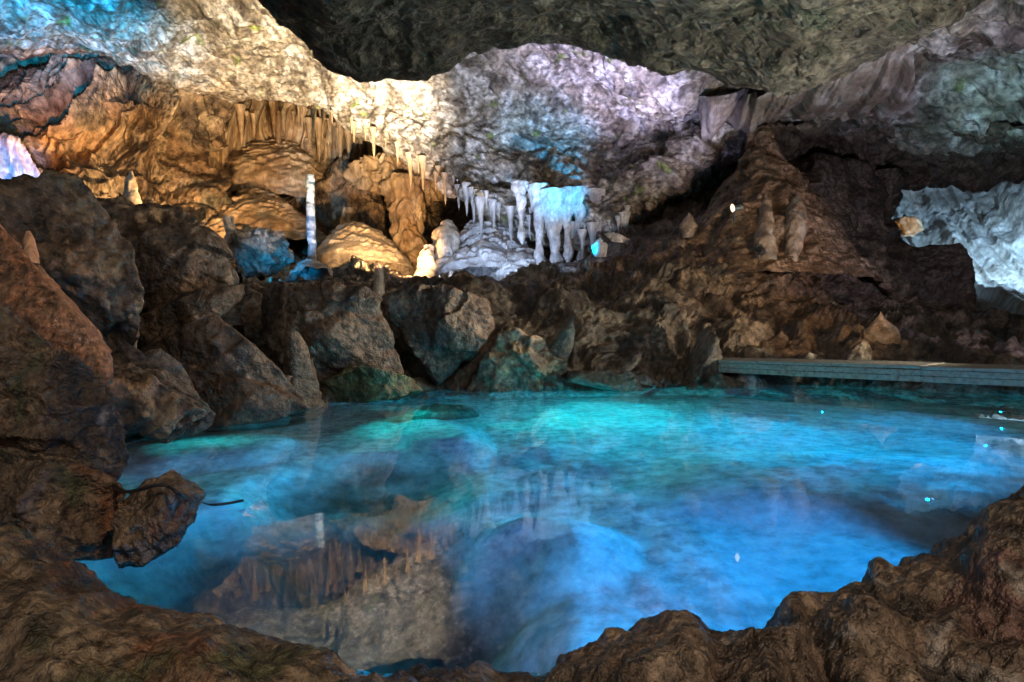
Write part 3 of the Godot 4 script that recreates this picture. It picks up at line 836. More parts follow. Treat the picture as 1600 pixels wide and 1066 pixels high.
func far_things() -> void:
	var ochre := look([["pleat", 1.2, 0.35], ["lump", 0.9, 0.4], ["fbm", 2.0, 0.12]], [Color(0.5, 0.36, 0.2), Color(0.36, 0.24, 0.13), Color(0.6, 0.48, 0.32)], 0.4, 0.6)
	var cream := look([["pleat", 1.4, 0.22], ["lump", 1.3, 0.22], ["fbm", 2.5, 0.08]], [Color(0.58, 0.5, 0.38), Color(0.44, 0.35, 0.24), Color(0.66, 0.6, 0.5)], 0.5, 0.5)
	var white := look([["pleat", 1.5, 0.3], ["lump", 1.0, 0.32], ["fbm", 2.5, 0.06]], [Color(0.6, 0.58, 0.55), Color(0.48, 0.45, 0.42), Color(0.68, 0.67, 0.65)], 0.5, 0.5)
	var thin_white := look([["lump", 1.8, 0.14], ["fbm", 2.5, 0.06]], white.colors, 0.8, 0.4)
	var thin := look([["lump", 2.2, 0.1], ["fbm", 2.5, 0.04]], cream.colors, 0.8, 0.3)
	stalagmite("stalagmite_dome", at(432, 320, 42), at(438, 208, 42), [3.6, 3.7, 3.3, 2.5, 1.3, 0.0], ochre, mats.flowstone, "big orange pointed dome of flowstone on the far chamber wall", "stalagmite", "", 90, 80)
	stalagmite("flowstone_mound", at(410, 420, 37), at(395, 292, 38), [4.0, 3.7, 3.0, 2.2, 1.2, 0.0], ochre, mats.flowstone, "broad brown flowstone mound below the orange dome", "flowstone", "", 90, 80)
	stalagmite("flowstone_mound", at(560, 445, 32), at(552, 345, 33), [2.6, 2.5, 2.0, 1.5, 0.9, 0.0], cream, mats.flowstone, "rounded cream flowstone mound to the right of the striped pole", "flowstone", "", 80, 70)
	stalagmite("flowstone_mound", at(762, 462, 28), at(768, 335, 29.5), [2.4, 2.2, 1.7, 1.3, 0.8, 0.0], white, mats.flowstone, "tall white flowstone hill behind the candle stalagmite", "flowstone", "", 90, 90)
	stalagmite("flowstone_mound", at(822, 458, 26.5), at(815, 385, 27), [1.3, 1.4, 1.0, 0.6, 0.0], white, mats.flowstone, "small white flowstone hill left of the hanging columns", "flowstone", "", 60, 50)
	stalagmite("flowstone_mound", at(640, 440, 34.5), at(635, 290, 36), [1.0, 0.75, 0.6, 0.65, 0.85, 1.2], ochre, mats.flowstone, "thick orange column joining floor and overhang behind the stump", "column", "", 60, 90)
	stalagmite("stalagmite", at(697, 455, 27.5), at(700, 345, 27.5), [0.95, 0.75, 0.58, 0.5, 0.42, 0.5, 0.42, 0.1], cream, mats.flowstone, "candle shaped cream stalagmite with a squared top on the rim", "stalagmite", "", 48, 80)
	stalagmite("stalagmite", at(671, 440, 27), at(669, 383, 27), [0.35, 0.28, 0.22, 0.1], white, mats.flowstone, "small white stalagmite left of the candle stalagmite", "stalagmite")
	stalagmite("stalagmite", at(204, 330, 27), at(205, 268, 27), [0.46, 0.4, 0.3, 0.24, 0.16, 0.05], thin, mats.flowstone, "slim yellow stalagmite standing above the boulder pile", "stalagmite")
	stalagmite("stalagmite", at(488, 425, 28.7), at(484, 274, 28.7), [0.28, 0.2, 0.17, 0.18, 0.18, 0.17, 0.18, 0.17], look([["fbm", 1.5, 0.08], ["lump", 2.0, 0.08]], [Color(0.42, 0.46, 0.5), Color(0.02, 0.07, 0.14), Color(0.5, 0.52, 0.55)], 0.5, 0, Vector3.ONE, Basis(), 4.0), mats.flowstone, "tall thin white and blue striped pole stalagmite", "stalagmite", "", 30, 120)
	stalagmite("stalagmite", at(361, 385, 27), at(359, 338, 27), [0.14, 0.13, 0.13, 0.12], white, mats.flowstone, "short thin cyan lit post stalagmite left of the striped pole", "stalagmite")
	stalagmite("flowstone_mound", at(490, 455, 27), at(490, 412, 28.6), [1.0, 0.8, 0.5, 0.25, 0.0], white, mats.flowstone, "splayed blue foot under the striped pole", "flowstone")
	stalagmite("stalagmite", at(541, 410, 36), at(541, 325, 36), [0.3, 0.25, 0.25, 0.22, 0.2], ochre, mats.flowstone, "thin brown pillar to the right of the striped pole", "stalagmite")
	boulder("overhang", [[532, 278], [560, 250], [640, 240], [705, 275], [730, 305], [680, 318], [600, 303], [545, 296]], 36, 4, 0.6, ochre, mats.flowstone, "orange bulging overhang between the dome and the roof tip", "overhang", "", 60, 41)
	var drape := look([["rib", 0.6, 0.9], ["rib", 1.6, 0.3], ["fbm", 1.2, 0.12]], [Color(0.5, 0.36, 0.2), Color(0.36, 0.24, 0.13), Color(0.6, 0.48, 0.32)], 0.4, 0.1, Vector3.ONE, Basis(), 0.25)
	tag(put("drapery", surface(columns([325, 370, 410, 450, 500, 550, 600], [
		[[150, 150, 150, 155, 165, 185, 215], [41, 42, 42.6, 43, 43, 43, 42]],
		[[190, 180, 178, 182, 195, 220, 245], [40.4, 41.2, 41.9, 42.2, 42.2, 42.2, 41.5]],
		[[290, 262, 222, 205, 240, 258, 268], [39.4, 40.4, 41.4, 42, 42, 42, 41.5]],
		[[330, 290, 235, 212, 250, 265, 275], [41, 42, 43, 43.6, 43.6, 43.6, 43]]]), 200, 80, drape), mats.flowstone), "orange fluted drapery hanging from the roof above and beside the dome", "flowstone curtain")
	# hanging columns at the tip of the roof
	var pts := [[864, 350, 436, 0.6], [884, 345, 412, 0.36], [907, 345, 424, 0.42], [929, 350, 408, 0.5], [840, 340, 420, 0.4], [812, 335, 382, 0.3]]
	var names := ["white hanging column with a split foot at the roof tip", "thin white hanging column second along the roof tip", "middle thin hanging column at the roof tip", "rightmost hanging column beside the rubble slope", "hanging column left of the split footed one", "short stubby hanging column on the left of the roof tip"]
	for k in pts.size():
		var p: Array = pts[k]
		stalagmite("hanging_column", at(p[0], p[1] - 48, 25.6), at(p[0] + 4, p[2], 25.2), [p[3] * 1.1, p[3] * 0.8, p[3] * 0.62, p[3] * 0.45, p[3] * 0.34, p[3] * 0.3, p[3] * 0.5, 0.05], thin_white, mats.flowstone, names[k], "stalactite", "hanging columns at the roof tip", 36, 70)
	# stalactites along the chamber roof
	var rng := RandomNumberGenerator.new()
	rng.seed = 5
	var sl := look([["fbm", 2.0, 0.06]], [Color(0.5, 0.36, 0.2), Color(0.36, 0.24, 0.13), Color(0.6, 0.48, 0.32)], 0.8)
	var forms := []
	for k in 4: forms.append(spire(Vector3.ZERO, Vector3(0, -1, 0), [0.16, 0.1, 0.08, 0.06, 0.045, 0.0], sl, 10, 14, 0.5))
	var forms_white := []
	for k in 3: forms_white.append(spire(Vector3(k, 0, 0), Vector3(k, -1, 0), [0.2, 0.12, 0.085, 0.07, 0.045, 0.0], thin_white, 10, 14, 0.4))
	for k in 90:
		var x := rng.randf_range(340, 620)
		var y := rng.randf_range(150, 185) + maxf(0.0, x - 480) * 0.4
		var o := put("stalactite", forms[k % 4], mats.flowstone)
		o.position = at(x, y, rng.randf_range(39.5, 42.5))
		var s := rng.randf_range(0.6, 2.6)
		o.scale = Vector3(s * 0.8, s, s * 0.8)
		tag(o, "thin orange stalactite hanging from the roof of the far chamber", "stalactite", "stalactites above the orange dome")
	for k in 80:
		var edge := [[690, 290], [760, 326], [830, 350], [890, 372], [945, 372], [985, 345]] if k < 50 else [[430, 168], [530, 194], [600, 228], [680, 284], [760, 326]]
		var t := rng.randf() * (edge.size() - 1.001)
		var a: Array = edge[int(t)]
		var b: Array = edge[int(t) + 1]
		var w := t - int(t)
		var px := lerpf(a[0], b[0], w)
		var o := put("stalactite", forms_white[k % 3] if k < 50 else forms[k % 4], mats.flowstone)
		var f: Vector3 = hit(get_node("cave_ceiling"), px, lerpf(a[1], b[1], w) - rng.randf_range(6, 22))
		o.position = f + Vector3(0, 0.12, 0.05)
		var sz := pow(rng.randf(), 2.0) * 1.5 + 0.25
		o.scale = Vector3(sz * 0.75, sz, sz * 0.75)
		tag(o, "thin white stalactite fringing the tip of the roof" if k < 50 else "thin tan stalactite fringing the lower edge of the sloping roof", "stalactite", "stalactites fringing the roof tip" if k < 50 else "stalactites fringing the sloping roof")
	boulder("boulder", [[-60, 240], [-20, 215], [25, 218], [50, 255], [66, 290], [60, 310], [-60, 310]], 29, 3, 0.8, white, mats.flowstone, "pale blue white block at the left edge of the far chamber", "boulder", "", 48, 3)
	var low := look([["ridge", 0.8, 0.5], ["lump", 1.2, 0.3], ["fbm", 2.0, 0.15]], [Color(0.4, 0.36, 0.3), Color(0.3, 0.25, 0.2), Color(0.48, 0.45, 0.4)], 0.5, 0.4)
	boulder("boulder", [[370, 370], [400, 355], [430, 375], [445, 405], [420, 425], [380, 425]], 27, 1.5, 0.6, low, mats.far_rock, "low blue lit rock behind the boulder pile", "boulder", "", 36, 4)
	boulder("boulder", [[535, 420], [570, 412], [600, 425], [640, 440], [640, 465], [540, 465]], 24, 1.5, 0.6, low, mats.far_rock, "low teal lit rock behind the short stump", "boulder", "", 36, 5)
	boulder("boulder", [[760, 470], [800, 440], [860, 425], [890, 430], [900, 455], [870, 475]], 22, 1.5, 0.6, low, mats.far_rock, "grey rock shelf under the hanging columns", "boulder", "", 36, 6)
	boulder("boulder", [[858, 440], [880, 420], [900, 418], [905, 440], [890, 450]], 24, 1.0, 0.3, white, mats.flowstone, "small white rock under the hanging columns", "boulder", "", 30, 7)
	boulder("boulder", [[1396, 350], [1405, 344], [1430, 343], [1434, 356], [1425, 366], [1400, 362]], 36, 1.5, 0.5, ochre, mats.flowstone, "orange lit flowstone knob seen through the arch", "flowstone", "", 36, 8)

func middle_things() -> void:
	var crag := look([["big", 0.5, 0.25], ["ridge", 0.9, 0.25], ["lump", 1.6, 0.16], ["crack", 0.7, 0.12], ["fbm", 3.0, 0.1]], [Color(0.19, 0.135, 0.09), Color(0.12, 0.09, 0.065), Color(0.28, 0.21, 0.15)], 0.7, 0.5)
	crag.patches = [[Color(0.36, 0.26, 0.15), 1.2, 0.25], [Color(0.06, 0.048, 0.038), 0.9, 0.2]]
	crag.coat = true
	var slab := look([["big", 0.6, 0.1], ["ridge", 0.7, 0.06], ["step", 0.8, 0.07], ["crack", 0.45, 0.08], ["fbm", 2.4, 0.05]], [Color(0.14, 0.097, 0.066), Color(0.085, 0.062, 0.045), Color(0.21, 0.155, 0.11)], 0.9, 0.4)
	slab.patches = [[Color(0.4, 0.34, 0.29), 1.3, 0.34], [Color(0.05, 0.042, 0.035), 0.9, 0.18]]
	slab.coat = true
	var g := "boulders piled on the left shore"
	var mm: Material = mats.mid_rock
	boulder("boulder", [[5, 310], [60, 298], [120, 305], [165, 345], [200, 420], [213, 500], [208, 575], [165, 600], [100, 560], [20, 420]], 9.5, 2.5, 0.8, crag, mm, "tall craggy tan boulder leaning left of the dark crevice", "boulder", g, 76, 11)
	boulder("boulder", [[130, 315], [215, 318], [285, 328], [308, 352], [300, 420], [200, 440], [130, 400]], 13, 2.5, 0.5, crag, mm, "dark flat topped boulder at the back of the pile", "boulder", g, 50, 12)
	boulder("boulder", [[214, 420], [235, 365], [280, 343], [330, 365], [372, 400], [386, 445], [330, 462], [260, 480], [215, 485]], 12.3, 2, 0.5, slab, mm, "upper dark slab with pale broken edges", "boulder", g, 56, 13)
	boulder("boulder", [[218, 490], [270, 462], [330, 446], [386, 442], [390, 462], [328, 512], [240, 535], [215, 525]], 11.6, 2, 0.4, slab, mm, "dark lens shaped slab in the middle of the pile", "boulder", g, 56, 14)
	boulder("boulder", [[225, 545], [300, 515], [370, 500], [400, 525], [440, 580], [495, 625], [470, 650], [330, 650], [240, 610]], 10.8, 2, 0.6, slab, mm, "big brown wedge slab low in the pile by the water", "boulder", g, 60, 15)
	boulder("boulder", [[392, 470], [420, 432], [480, 440], [560, 452], [605, 475], [622, 525], [665, 598], [640, 615], [500, 640], [440, 580], [400, 510]], 13.2, 3, 0.5, slab, mm, "largest dark slab sloping to the lake beside the crevice", "boulder", g, 70, 16)
	boulder("boulder", [[598, 472], [640, 446], [690, 445], [760, 468], [768, 515], [722, 570], [685, 600], [640, 545]], 14.6, 2.5, 0.5, slab, mm, "dark pointed boulder right of the black crevice", "boulder", g, 60, 17)
	boulder("boulder", [[735, 612], [758, 560], [805, 523], [850, 542], [905, 595], [900, 618]], 14.6, 2, 0.5, crag, mm, "low brown mound at the water in the middle of the far shore", "boulder", g, 60, 18)
	boulder("boulder", [[160, 590], [215, 575], [260, 600], [310, 640], [250, 680], [180, 680]], 8.6, 1.5, 0.4, crag, mm, "tan boulder at the waterline under the tall craggy one", "boulder", g, 50, 19)
	boulder("boulder", [[275, 640], [330, 605], [400, 600], [470, 618], [490, 640], [400, 665], [300, 675]], 10.2, 1.5, 0.4, slab, mm, "low flat boulder at the waterline below the wedge slab", "boulder", g, 50, 20)
	boulder("boulder", [[505, 600], [560, 575], [640, 590], [660, 610], [600, 625], [505, 632]], 13.0, 1.2, 0.3, look([["ridge", 1.2, 0.12], ["fbm", 3.0, 0.06]], [Color(0.10, 0.13, 0.06), Color(0.07, 0.09, 0.04), Color(0.15, 0.16, 0.09)], 0.9), mm, "mossy green boulder at the waterline under the largest slab", "boulder", g, 40, 21)
	var stub := look([["fbm", 3.0, 0.03]], [Color(0.4, 0.34, 0.28), Color(0.3, 0.25, 0.2), Color(0.5, 0.45, 0.4)], 1.0)
	stalagmite("stalagmite", at(592, 468, 17.3), at(592, 419, 17.3), [0.17, 0.14, 0.13, 0.12, 0.11], stub, mats.flowstone, "short blunt stump standing alone on the ledge rim", "stalagmite")
	# loose stones along the waterline and in the gaps of the pile
	var rng := RandomNumberGenerator.new()
	rng.seed = 77
	var forms := []
	for k in 5:
		var planes := []
		for q in 11: planes.append([Vector3(rng.randfn(), rng.randfn(), rng.randfn()).normalized(), rng.randf_range(0.7, 1.0)])
		forms.append(stone_mesh(Vector3(k * 3.1, 0, 0), planes, look([["fbm", 1.2, 0.18], ["ridge", 1.5, 0.1]], slab.colors, 0.8), 12, 40.0))
	var line := [[175, 690], [250, 672], [330, 662], [420, 650], [500, 632], [580, 620], [660, 610], [760, 608], [860, 610], [960, 612], [1060, 608], [1130, 605]]
	for k in 90:
		var t := rng.randf() * (line.size() - 1.001)
		var a: Array = line[int(t)]
		var b: Array = line[int(t) + 1]
		var px: float = lerpf(a[0], b[0], t - int(t))
		var py: float = lerpf(a[1], b[1], t - int(t))
		var o := put("stone", forms[k % 5], mm)
		var r := rng.randf_range(0.07, 0.3) * (1.0 if k % 6 else 1.6)
		o.position = on_level(px, py) + Vector3(0, r * rng.randf_range(-0.3, 0.5), -rng.randf_range(0.0, 0.9))
		o.basis = Basis.from_euler(Vector3(rng.randf() * 6, rng.randf() * 6, rng.randf() * 6)).scaled(Vector3.ONE * r)
		tag(o, "small loose brown stone lying at the edge of the far water", "stone", "loose stones along the far waterline")
	# cone and formations on the right slope
	var cone := look([["big", 0.4, 0.3], ["pleat", 0.9, 0.3], ["fbm", 1.4, 0.1]], [Color(0.27, 0.17, 0.095), Color(0.2, 0.125, 0.07), Color(0.33, 0.23, 0.15)], 0.5, 0.6)
	var big := stalagmite("cone_stalagmite", at(1195, 470, 22), at(1190, 206, 23), [3.4, 2.8, 2.3, 1.75, 1.15, 0.55, 0.25], cone, mats.mid_rock, "huge brown cone stalagmite reaching up to the hanging curtain", "stalagmite", "", 120, 150)
	var pale := look([["fbm", 1.4, 0.12], ["pleat", 1.6, 0.08]], [Color(0.33, 0.26, 0.19), Color(0.25, 0.18, 0.12), Color(0.44, 0.38, 0.31)], 1.2)
	var slope: MeshInstance3D = get_node("rock_slope")
	var back := Vector3(0, 0, -0.22)
	stalagmite("stalagmite", hit(big, 1202, 412) + back * 1.2, hit(big, 1196, 298), [0.22, 0.26, 0.24, 0.22, 0.18, 0.1, 0.0], pale, mats.flowstone, "left one of the two pale stalagmites on the brown cone", "stalagmite")
	stalagmite("stalagmite", hit(big, 1244, 418) + back * 1.2, hit(big, 1246, 300), [0.12, 0.16, 0.2, 0.26, 0.25, 0.17, 0.0], pale, mats.flowstone, "right one of the two pale stalagmites on the brown cone", "stalagmite")
	stalagmite("stalagmite", hit(slope, 1080, 372) + back, hit(slope, 1080, 372) + back + Vector3(0, 0.85, 0), [0.3, 0.26, 0.2, 0.12, 0.0], pale, mats.flowstone, "small pale stalagmite on the slope left of the cone", "stalagmite")
	stalagmite("stalagmite", hit(big, 1197, 438) + back, hit(big, 1194, 388) + Vector3(0, 0, 0.15), [0.3, 0.22, 0.14, 0.07, 0.0], look([["fbm", 2.0, 0.06]], [Color(0.36, 0.2, 0.08), Color(0.28, 0.15, 0.06), Color(0.4, 0.26, 0.12)], 1.0), mats.flowstone, "small orange stalagmite low on the front of the cone", "stalagmite")
	stalagmite("stalagmite", hit(slope, 1385, 538) + back, hit(slope, 1385, 538) + back + Vector3(0, 0.75, 0), [0.4, 0.34, 0.22, 0.1, 0.0], pale, mats.flowstone, "small pale stalagmite on the shelf behind the jetty", "stalagmite")
	boulder("boulder", [[1402, 400], [1425, 392], [1500, 385], [1512, 395], [1520, 500], [1480, 508], [1400, 500]], 23.5, 2.5, 0.3, look([["ridge", 0.6, 0.2], ["fbm", 2.0, 0.1]], [Color(0.12, 0.09, 0.065), Color(0.08, 0.06, 0.045), Color(0.17, 0.13, 0.1)], 0.7), mm, "big black square block standing in the arch opening", "boulder", "", 60, 22)
	var pink := look([["lump", 2.0, 0.12], ["fbm", 4.0, 0.05]], [Color(0.6, 0.55, 0.55), Color(0.5, 0.45, 0.45), Color(0.66, 0.62, 0.62)], 1.0)
	boulder("stone", [[925, 385], [938, 372], [948, 385], [945, 400], [930, 402]], 20.5, 0.5, 0.2, pink, mats.flowstone, "pinkish lit stone beside the lamp at the foot of the roof tip", "stone", "", 30, 23)
	boulder("stone", [[942, 366], [955, 362], [975, 370], [985, 374], [980, 380], [955, 377]], 21, 0.5, 0.2, pink, mats.flowstone, "flat pinkish lit stone just right of the roof tip", "stone", "", 30, 24)

func near_things() -> void:
	var nm: Material = mats.near_rock
	var orange := look([["big", 0.7, 0.10], ["ridge", 1.4, 0.09], ["fbm", 4.0, 0.035]], [Color(0.36, 0.2, 0.12), Color(0.26, 0.15, 0.09), Color(0.44, 0.28, 0.18)], 0.9, 0.3, Vector3(1, 2, 1), Basis(Vector3.BACK, -0.8))
	var dark := look([["big", 0.8, 0.12], ["ridge", 1.6, 0.13], ["lump", 2.4, 0.08], ["fbm", 7.0, 0.025]], [Color(0.2, 0.14, 0.095), Color(0.09, 0.066, 0.05), Color(0.3, 0.22, 0.15)], 1.3, 0.3)
	dark.patches = [[Color(0.24, 0.1, 0.05), 1.4, 0.2], [Color(0.1, 0.11, 0.06), 1.6, 0.25], [Color(0.04, 0.035, 0.03), 1.3, 0.22], [Color(0.36, 0.32, 0.28), 2.4, 0.32]]
	boulder("boulder", [[-120, 290], [-20, 322], [50, 395], [110, 450], [162, 512], [166, 545], [150, 580], [80, 570], [-120, 470]], 6.8, 1.5, 0.25, orange, nm, "orange brown slanting slab lit from the right at the left edge", "boulder", "", 80, 31, 26.0, [[0.3, 0.4, 0.87, 0.25]])
	boulder("boulder", [[-150, 430], [0, 478], [100, 555], [150, 590], [202, 680], [203, 715], [175, 748], [80, 760], [-150, 760]], 5.2, 1.5, 0.3, dark, nm, "dark wet boulder overhanging the water on the left", "boulder", "", 84, 32)
	boulder("boulder", [[-120, 690], [60, 715], [150, 735], [197, 775], [200, 830], [185, 885], [100, 900], [-120, 880]], 4.3, 1.2, 0.3, dark, nm, "brown rounded rock between the dark boulder and the front bank", "boulder", "", 80, 33)
	boulder("boulder", [[188, 800], [215, 768], [255, 760], [285, 778], [296, 800], [270, 845], [225, 875], [190, 880]], 4.15, 0.7, 0.2, dark, nm, "small brown rock with a dark cable lying over it", "boulder", "", 60, 34)
	var stub := look([["fbm", 5.0, 0.02]], [Color(0.4, 0.26, 0.17), Color(0.3, 0.2, 0.14), Color(0.45, 0.32, 0.22)], 2.0)
	stalagmite("stalagmite", at(48, 415, 6.6), at(44, 362, 6.7), [0.07, 0.075, 0.06, 0.05, 0.02], stub, mats.flowstone, "small knobbly stalagmite on top of the orange slab", "stalagmite")
	# the bank at the viewer's feet
	var front := look([["big", 0.9, 0.12], ["lump", 1.5, 0.08], ["fbm", 2.6, 0.06], ["crack", 0.8, 0.04], ["fbm", 8.0, 0.025]], [Color(0.22, 0.16, 0.11), Color(0.085, 0.062, 0.047), Color(0.31, 0.24, 0.165)], 1.3, 0.3)
	front.patches = [[Color(0.22, 0.1, 0.055), 1.0, 0.2], [Color(0.1, 0.11, 0.055), 1.4, 0.26], [Color(0.36, 0.33, 0.3), 2.2, 0.3], [Color(0.045, 0.04, 0.035), 1.7, 0.25]]
	var xs := [-500, -200, 0, 80, 150, 230, 300, 370, 450, 510, 570, 640]
	var m := surface(columns(xs, [
		[[1000, 980, 960, 980, 1000, 1040, 1080, 1120, 1150, 1180, 1210, 1230], [4.4, 4.3, 4.2, 4.1, 4.0, 3.9, 3.7, 3.6, 3.5, 3.4, 3.3, 3.2]],
		[[822, 822, 852, 885, 925, 968, 1012, 1052, 1072, 1097, 1090, 1097], [3.9, 3.8, 3.7, 3.6, 3.5, 3.4, 3.2, 3.1, 3.0, 2.9, 2.9, 2.9]],
		[[782, 792, 837, 875, 922, 966, 1009, 1046, 1062, 1086, 1080, 1088], [3.4, 3.3, 3.1, 3.0, 2.95, 2.9, 2.8, 2.7, 2.7, 2.6, 2.6, 2.6]],
		[[840, 850, 880, 905, 930, 955, 985, 1012, 1030, 1060, 1090, 1100], [2.6, 2.5, 2.45, 2.4, 2.4, 2.4, 2.4, 2.35, 2.35, 2.3, 2.3, 2.3]],
		[[1000, 1000, 1010, 1020, 1040, 1060, 1080, 1100, 1120, 1150, 1180, 1190], [2.1, 2.1, 2.05, 2.0, 2.0, 2.0, 2.0, 2.0, 2.0, 2.0, 2.0, 2.0]],
		[[1400, 1400, 1400, 1400, 1400, 1400, 1400, 1400, 1400, 1400, 1400, 1400], [1.6, 1.6, 1.5, 1.5, 1.5, 1.5, 1.5, 1.5, 1.5, 1.5, 1.5, 1.5]]]), 320, 190, front, false)
	tag(put("left_bank", m, mats.smooth_rock), "", "", "", "structure")
	front = look([["big", 0.8, 0.1], ["lump", 1.9, 0.18], ["ridge", 1.6, 0.07], ["crack", 1.3, 0.06], ["fbm", 5.0, 0.07]], [Color(0.22, 0.16, 0.12), Color(0.085, 0.062, 0.05), Color(0.33, 0.26, 0.2)], 1.5, 0.3, Vector3(1, 0.55, 0.6), Basis(Vector3.BACK, 0.3))
	front.patches = [[Color(0.18, 0.1, 0.09), 1.2, 0.22], [Color(0.2, 0.17, 0.1), 1.6, 0.25], [Color(0.4, 0.37, 0.35), 2.4, 0.3], [Color(0.04, 0.036, 0.034), 1.5, 0.2]]
	xs = [520, 580, 650, 740, 830, 890, 960, 1030, 1110, 1190, 1240, 1290, 1350, 1420, 1500, 1570, 1640, 1760, 1900, 2700]
	m = surface(columns(xs, [
		[[1200, 1200, 1200, 1180, 1180, 1170, 1150, 1140, 1120, 1100, 1080, 1060, 1030, 1000, 960, 920, 870, 800, 750, 760], [2.85, 2.85, 2.85, 2.85, 2.85, 2.9, 2.93, 2.97, 3.03, 3.1, 3.16, 3.22, 3.35, 3.55, 3.8, 4.1, 4.5, 5.0, 5.6, 7.4]],
		[[1115, 1106, 1100, 1082, 1066, 1044, 1026, 1008, 993, 976, 943, 933, 900, 883, 865, 825, 770, 700, 640, 640], [2.75, 2.75, 2.75, 2.75, 2.75, 2.8, 2.85, 2.9, 2.95, 3.0, 3.05, 3.1, 3.2, 3.4, 3.6, 3.9, 4.2, 4.6, 5.0, 6.8]],
		[[1106, 1098, 1092, 1075, 1060, 1036, 1016, 998, 984, 968, 932, 926, 894, 875, 855, 811, 755, 680, 620, 630], [2.55, 2.55, 2.55, 2.55, 2.55, 2.6, 2.6, 2.65, 2.7, 2.75, 2.8, 2.85, 2.9, 3.0, 3.2, 3.4, 3.7, 4.1, 4.5, 6.4]],
		[[1100, 1095, 1090, 1080, 1075, 1060, 1050, 1040, 1030, 1010, 985, 975, 950, 930, 910, 870, 820, 740, 680, 660], [2.3, 2.3, 2.3, 2.3, 2.3, 2.3, 2.3, 2.3, 2.35, 2.4, 2.4, 2.45, 2.5, 2.6, 2.7, 2.8, 3.0, 3.3, 3.6, 5.6]],
		[[1190, 1190, 1190, 1180, 1175, 1165, 1155, 1145, 1130, 1110, 1100, 1090, 1070, 1050, 1040, 1010, 980, 920, 880, 800], [2.0, 2.0, 2.0, 2.0, 2.0, 2.0, 2.0, 2.0, 2.05, 2.05, 2.1, 2.1, 2.15, 2.2, 2.25, 2.3, 2.4, 2.6, 2.8, 4.6]],
		[[1400, 1400, 1400, 1400, 1400, 1400, 1400, 1400, 1400, 1400, 1400, 1400, 1400, 1400, 1400, 1400, 1400, 1400, 1400, 1500], [1.5, 1.5, 1.5, 1.5, 1.5, 1.5, 1.5, 1.5, 1.5, 1.5, 1.5, 1.5, 1.5, 1.6, 1.6, 1.7, 1.7, 1.8, 1.9, 3.0]]]), 460, 200, front, false)
	tag(put("right_bank", m, nm), "", "", "", "structure")
	cable()

func cable() -> void:
	var path := [[178, 757, 4.25], [195, 768, 4.1], [215, 766, 3.95], [240, 759, 3.9], [262, 760, 3.9], [285, 776, 3.95], [305, 787, 4.9], [335, 789, 5.2], [360, 786, 5.3], [380, 782, 5.4]]
	var pts := []
	for p in path: pts.append(at(p[0], p[1], p[2]) if p[0] < 300 else on_level(p[0], p[1], 0.012))
	var st := SurfaceTool.new()
	st.begin(Mesh.PRIMITIVE_TRIANGLES)
	var n := 80
	var rings := []
	for j in n + 1:
		var a := spline(pts, float(j) / n)
		var b := spline(pts, minf(float(j + 1) / n, 1.0)) if j < n else a + (a - spline(pts, float(j - 1) / n))
		var d := (b - a).normalized()
		var s := d.cross(Vector3.UP).normalized()
		var t := s.cross(d)
		var ring := []
		for k in 9: ring.append(a + (s * cos(TAU * k / 8) + t * sin(TAU * k / 8)) * 0.011)
		rings.append(ring)
	for j in n:
		for k in 8:
			for v in [rings[j][k], rings[j + 1][k], rings[j][k + 1], rings[j][k + 1], rings[j + 1][k], rings[j + 1][k + 1]]: st.add_vertex(v)
	st.generate_normals()
	tag(put("cable", st.commit(), mats.black_rubber), "black cable trailing over the small rock into the water", "cable")

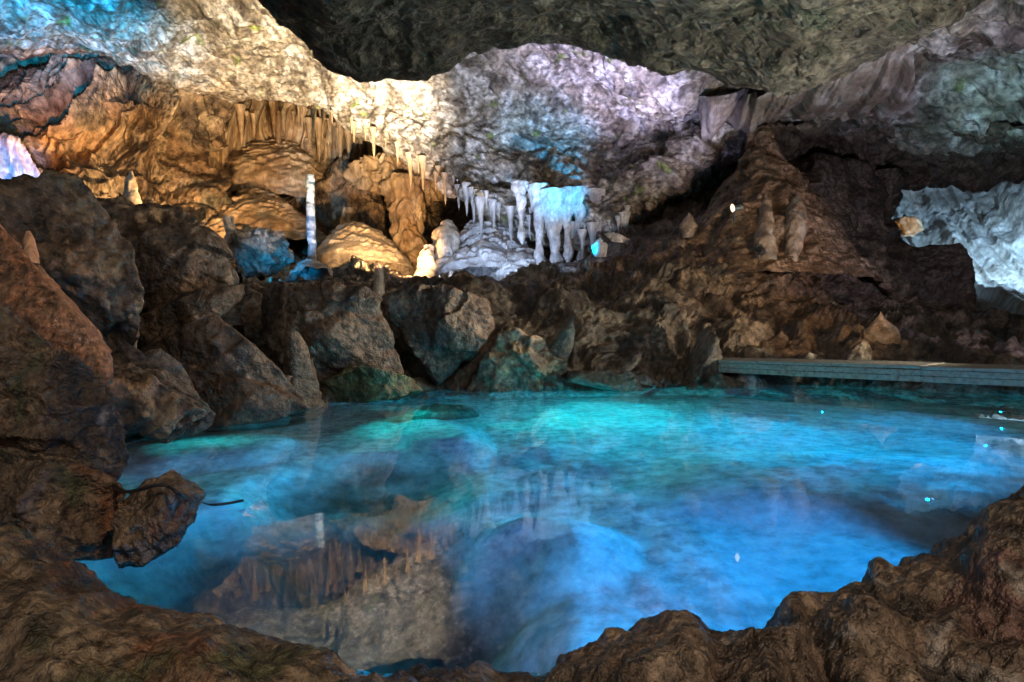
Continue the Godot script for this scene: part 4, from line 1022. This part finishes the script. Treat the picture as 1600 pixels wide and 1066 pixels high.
func jetty() -> void:
	var a := at(1086, 562, 15.36)
	var b := at(1600, 577, 10.6)
	a.y = 0.545
	b.y = 0.545
	var along := (b - a).normalized()
	var o := thing("jetty", a, "low grey concrete jetty running along the right shore of the lake", "jetty")
	o.basis = Basis(along, Vector3.UP, along.cross(Vector3.UP))
	var grey: Material = mats.concrete
	var length := (b - a).length() + 5.0
	var k := 0
	var x := 0.0
	while x < length:
		var w := 1.55
		slab("deck_slab", o, Vector3(x + w / 2, -0.03 + 0.006 * (k % 3), -0.55), Vector3(w - 0.012, 0.06, 1.12 - 0.02 * (k % 2)), grey)
		x += w
		k += 1
	x = 0.02
	k = 0
	while x < length:
		var w := 2.1
		slab("fascia_board", o, Vector3(x + w / 2, -0.115, -0.04), Vector3(w - 0.01, 0.10, 0.05), grey)
		slab("fascia_board", o, Vector3(x + w / 2, -0.222 - 0.003 * (k % 2), -0.055), Vector3(w - 0.01, 0.105, 0.05), grey)
		slab("joint_plate", o, Vector3(x + w, -0.165, -0.012), Vector3(0.13, 0.2, 0.014), grey)
		for t in 2:
			var bolt := put("bolt", lathe([[0.0, 0.006], [0.014, 0.004], [0.014, 0.0]], 8), mats.black_metal, o)
			bolt.position = Vector3(x + w * (0.2 + 0.1 * t), -0.17, -0.013)
		x += w
		k += 1
	slab("end_board", o, Vector3(-0.02, -0.15, -0.56), Vector3(0.05, 0.24, 1.0), grey)

func slab(called: String, parent: Node3D, where: Vector3, size: Vector3, mat: Material) -> void:
	# a box with chamfered edges
	var c := minf(0.008, size[size.min_axis_index()] * 0.3)
	var st := SurfaceTool.new()
	st.begin(Mesh.PRIMITIVE_TRIANGLES)
	st.set_smooth_group(-1)
	var hull := []
	for sx in [-1, 1]: for sy in [-1, 1]: for sz in [-1, 1]:
		var v := Vector3(sx * size.x, sy * size.y, sz * size.z) * 0.5
		hull.append([v - Vector3(0, sy * c, sz * c), v - Vector3(sx * c, 0, sz * c), v - Vector3(sx * c, sy * c, 0)])
	var quad := func(p, q, r, s):
		var n: Vector3 = (q - p).cross(s - p)
		var l := [p, q, r, p, r, s] if n.dot(p + q + r + s) < 0.0 else [p, r, q, p, s, r]
		for v in l: st.add_vertex(v)
	# faces
	quad.call(hull[0][0], hull[1][0], hull[3][0], hull[2][0])
	quad.call(hull[4][0], hull[5][0], hull[7][0], hull[6][0])
	quad.call(hull[0][1], hull[1][1], hull[5][1], hull[4][1])
	quad.call(hull[2][1], hull[3][1], hull[7][1], hull[6][1])
	quad.call(hull[0][2], hull[2][2], hull[6][2], hull[4][2])
	quad.call(hull[1][2], hull[3][2], hull[7][2], hull[5][2])
	# chamfers
	for e in [[0, 1, 0, 1], [2, 3, 0, 1], [4, 5, 0, 1], [6, 7, 0, 1], [0, 2, 0, 2], [1, 3, 0, 2], [4, 6, 0, 2], [5, 7, 0, 2], [0, 4, 1, 2], [1, 5, 1, 2], [2, 6, 1, 2], [3, 7, 1, 2]]:
		quad.call(hull[e[0]][e[2]], hull[e[1]][e[2]], hull[e[1]][e[3]], hull[e[0]][e[3]])
	for h in hull:
		var n: Vector3 = (h[1] - h[0]).cross(h[2] - h[0])
		for v in ([h[0], h[1], h[2]] if n.dot(h[0]) < 0.0 else [h[0], h[2], h[1]]): st.add_vertex(v)
	st.generate_normals()
	var o := put(called, st.commit(), mat, parent)
	o.position = where
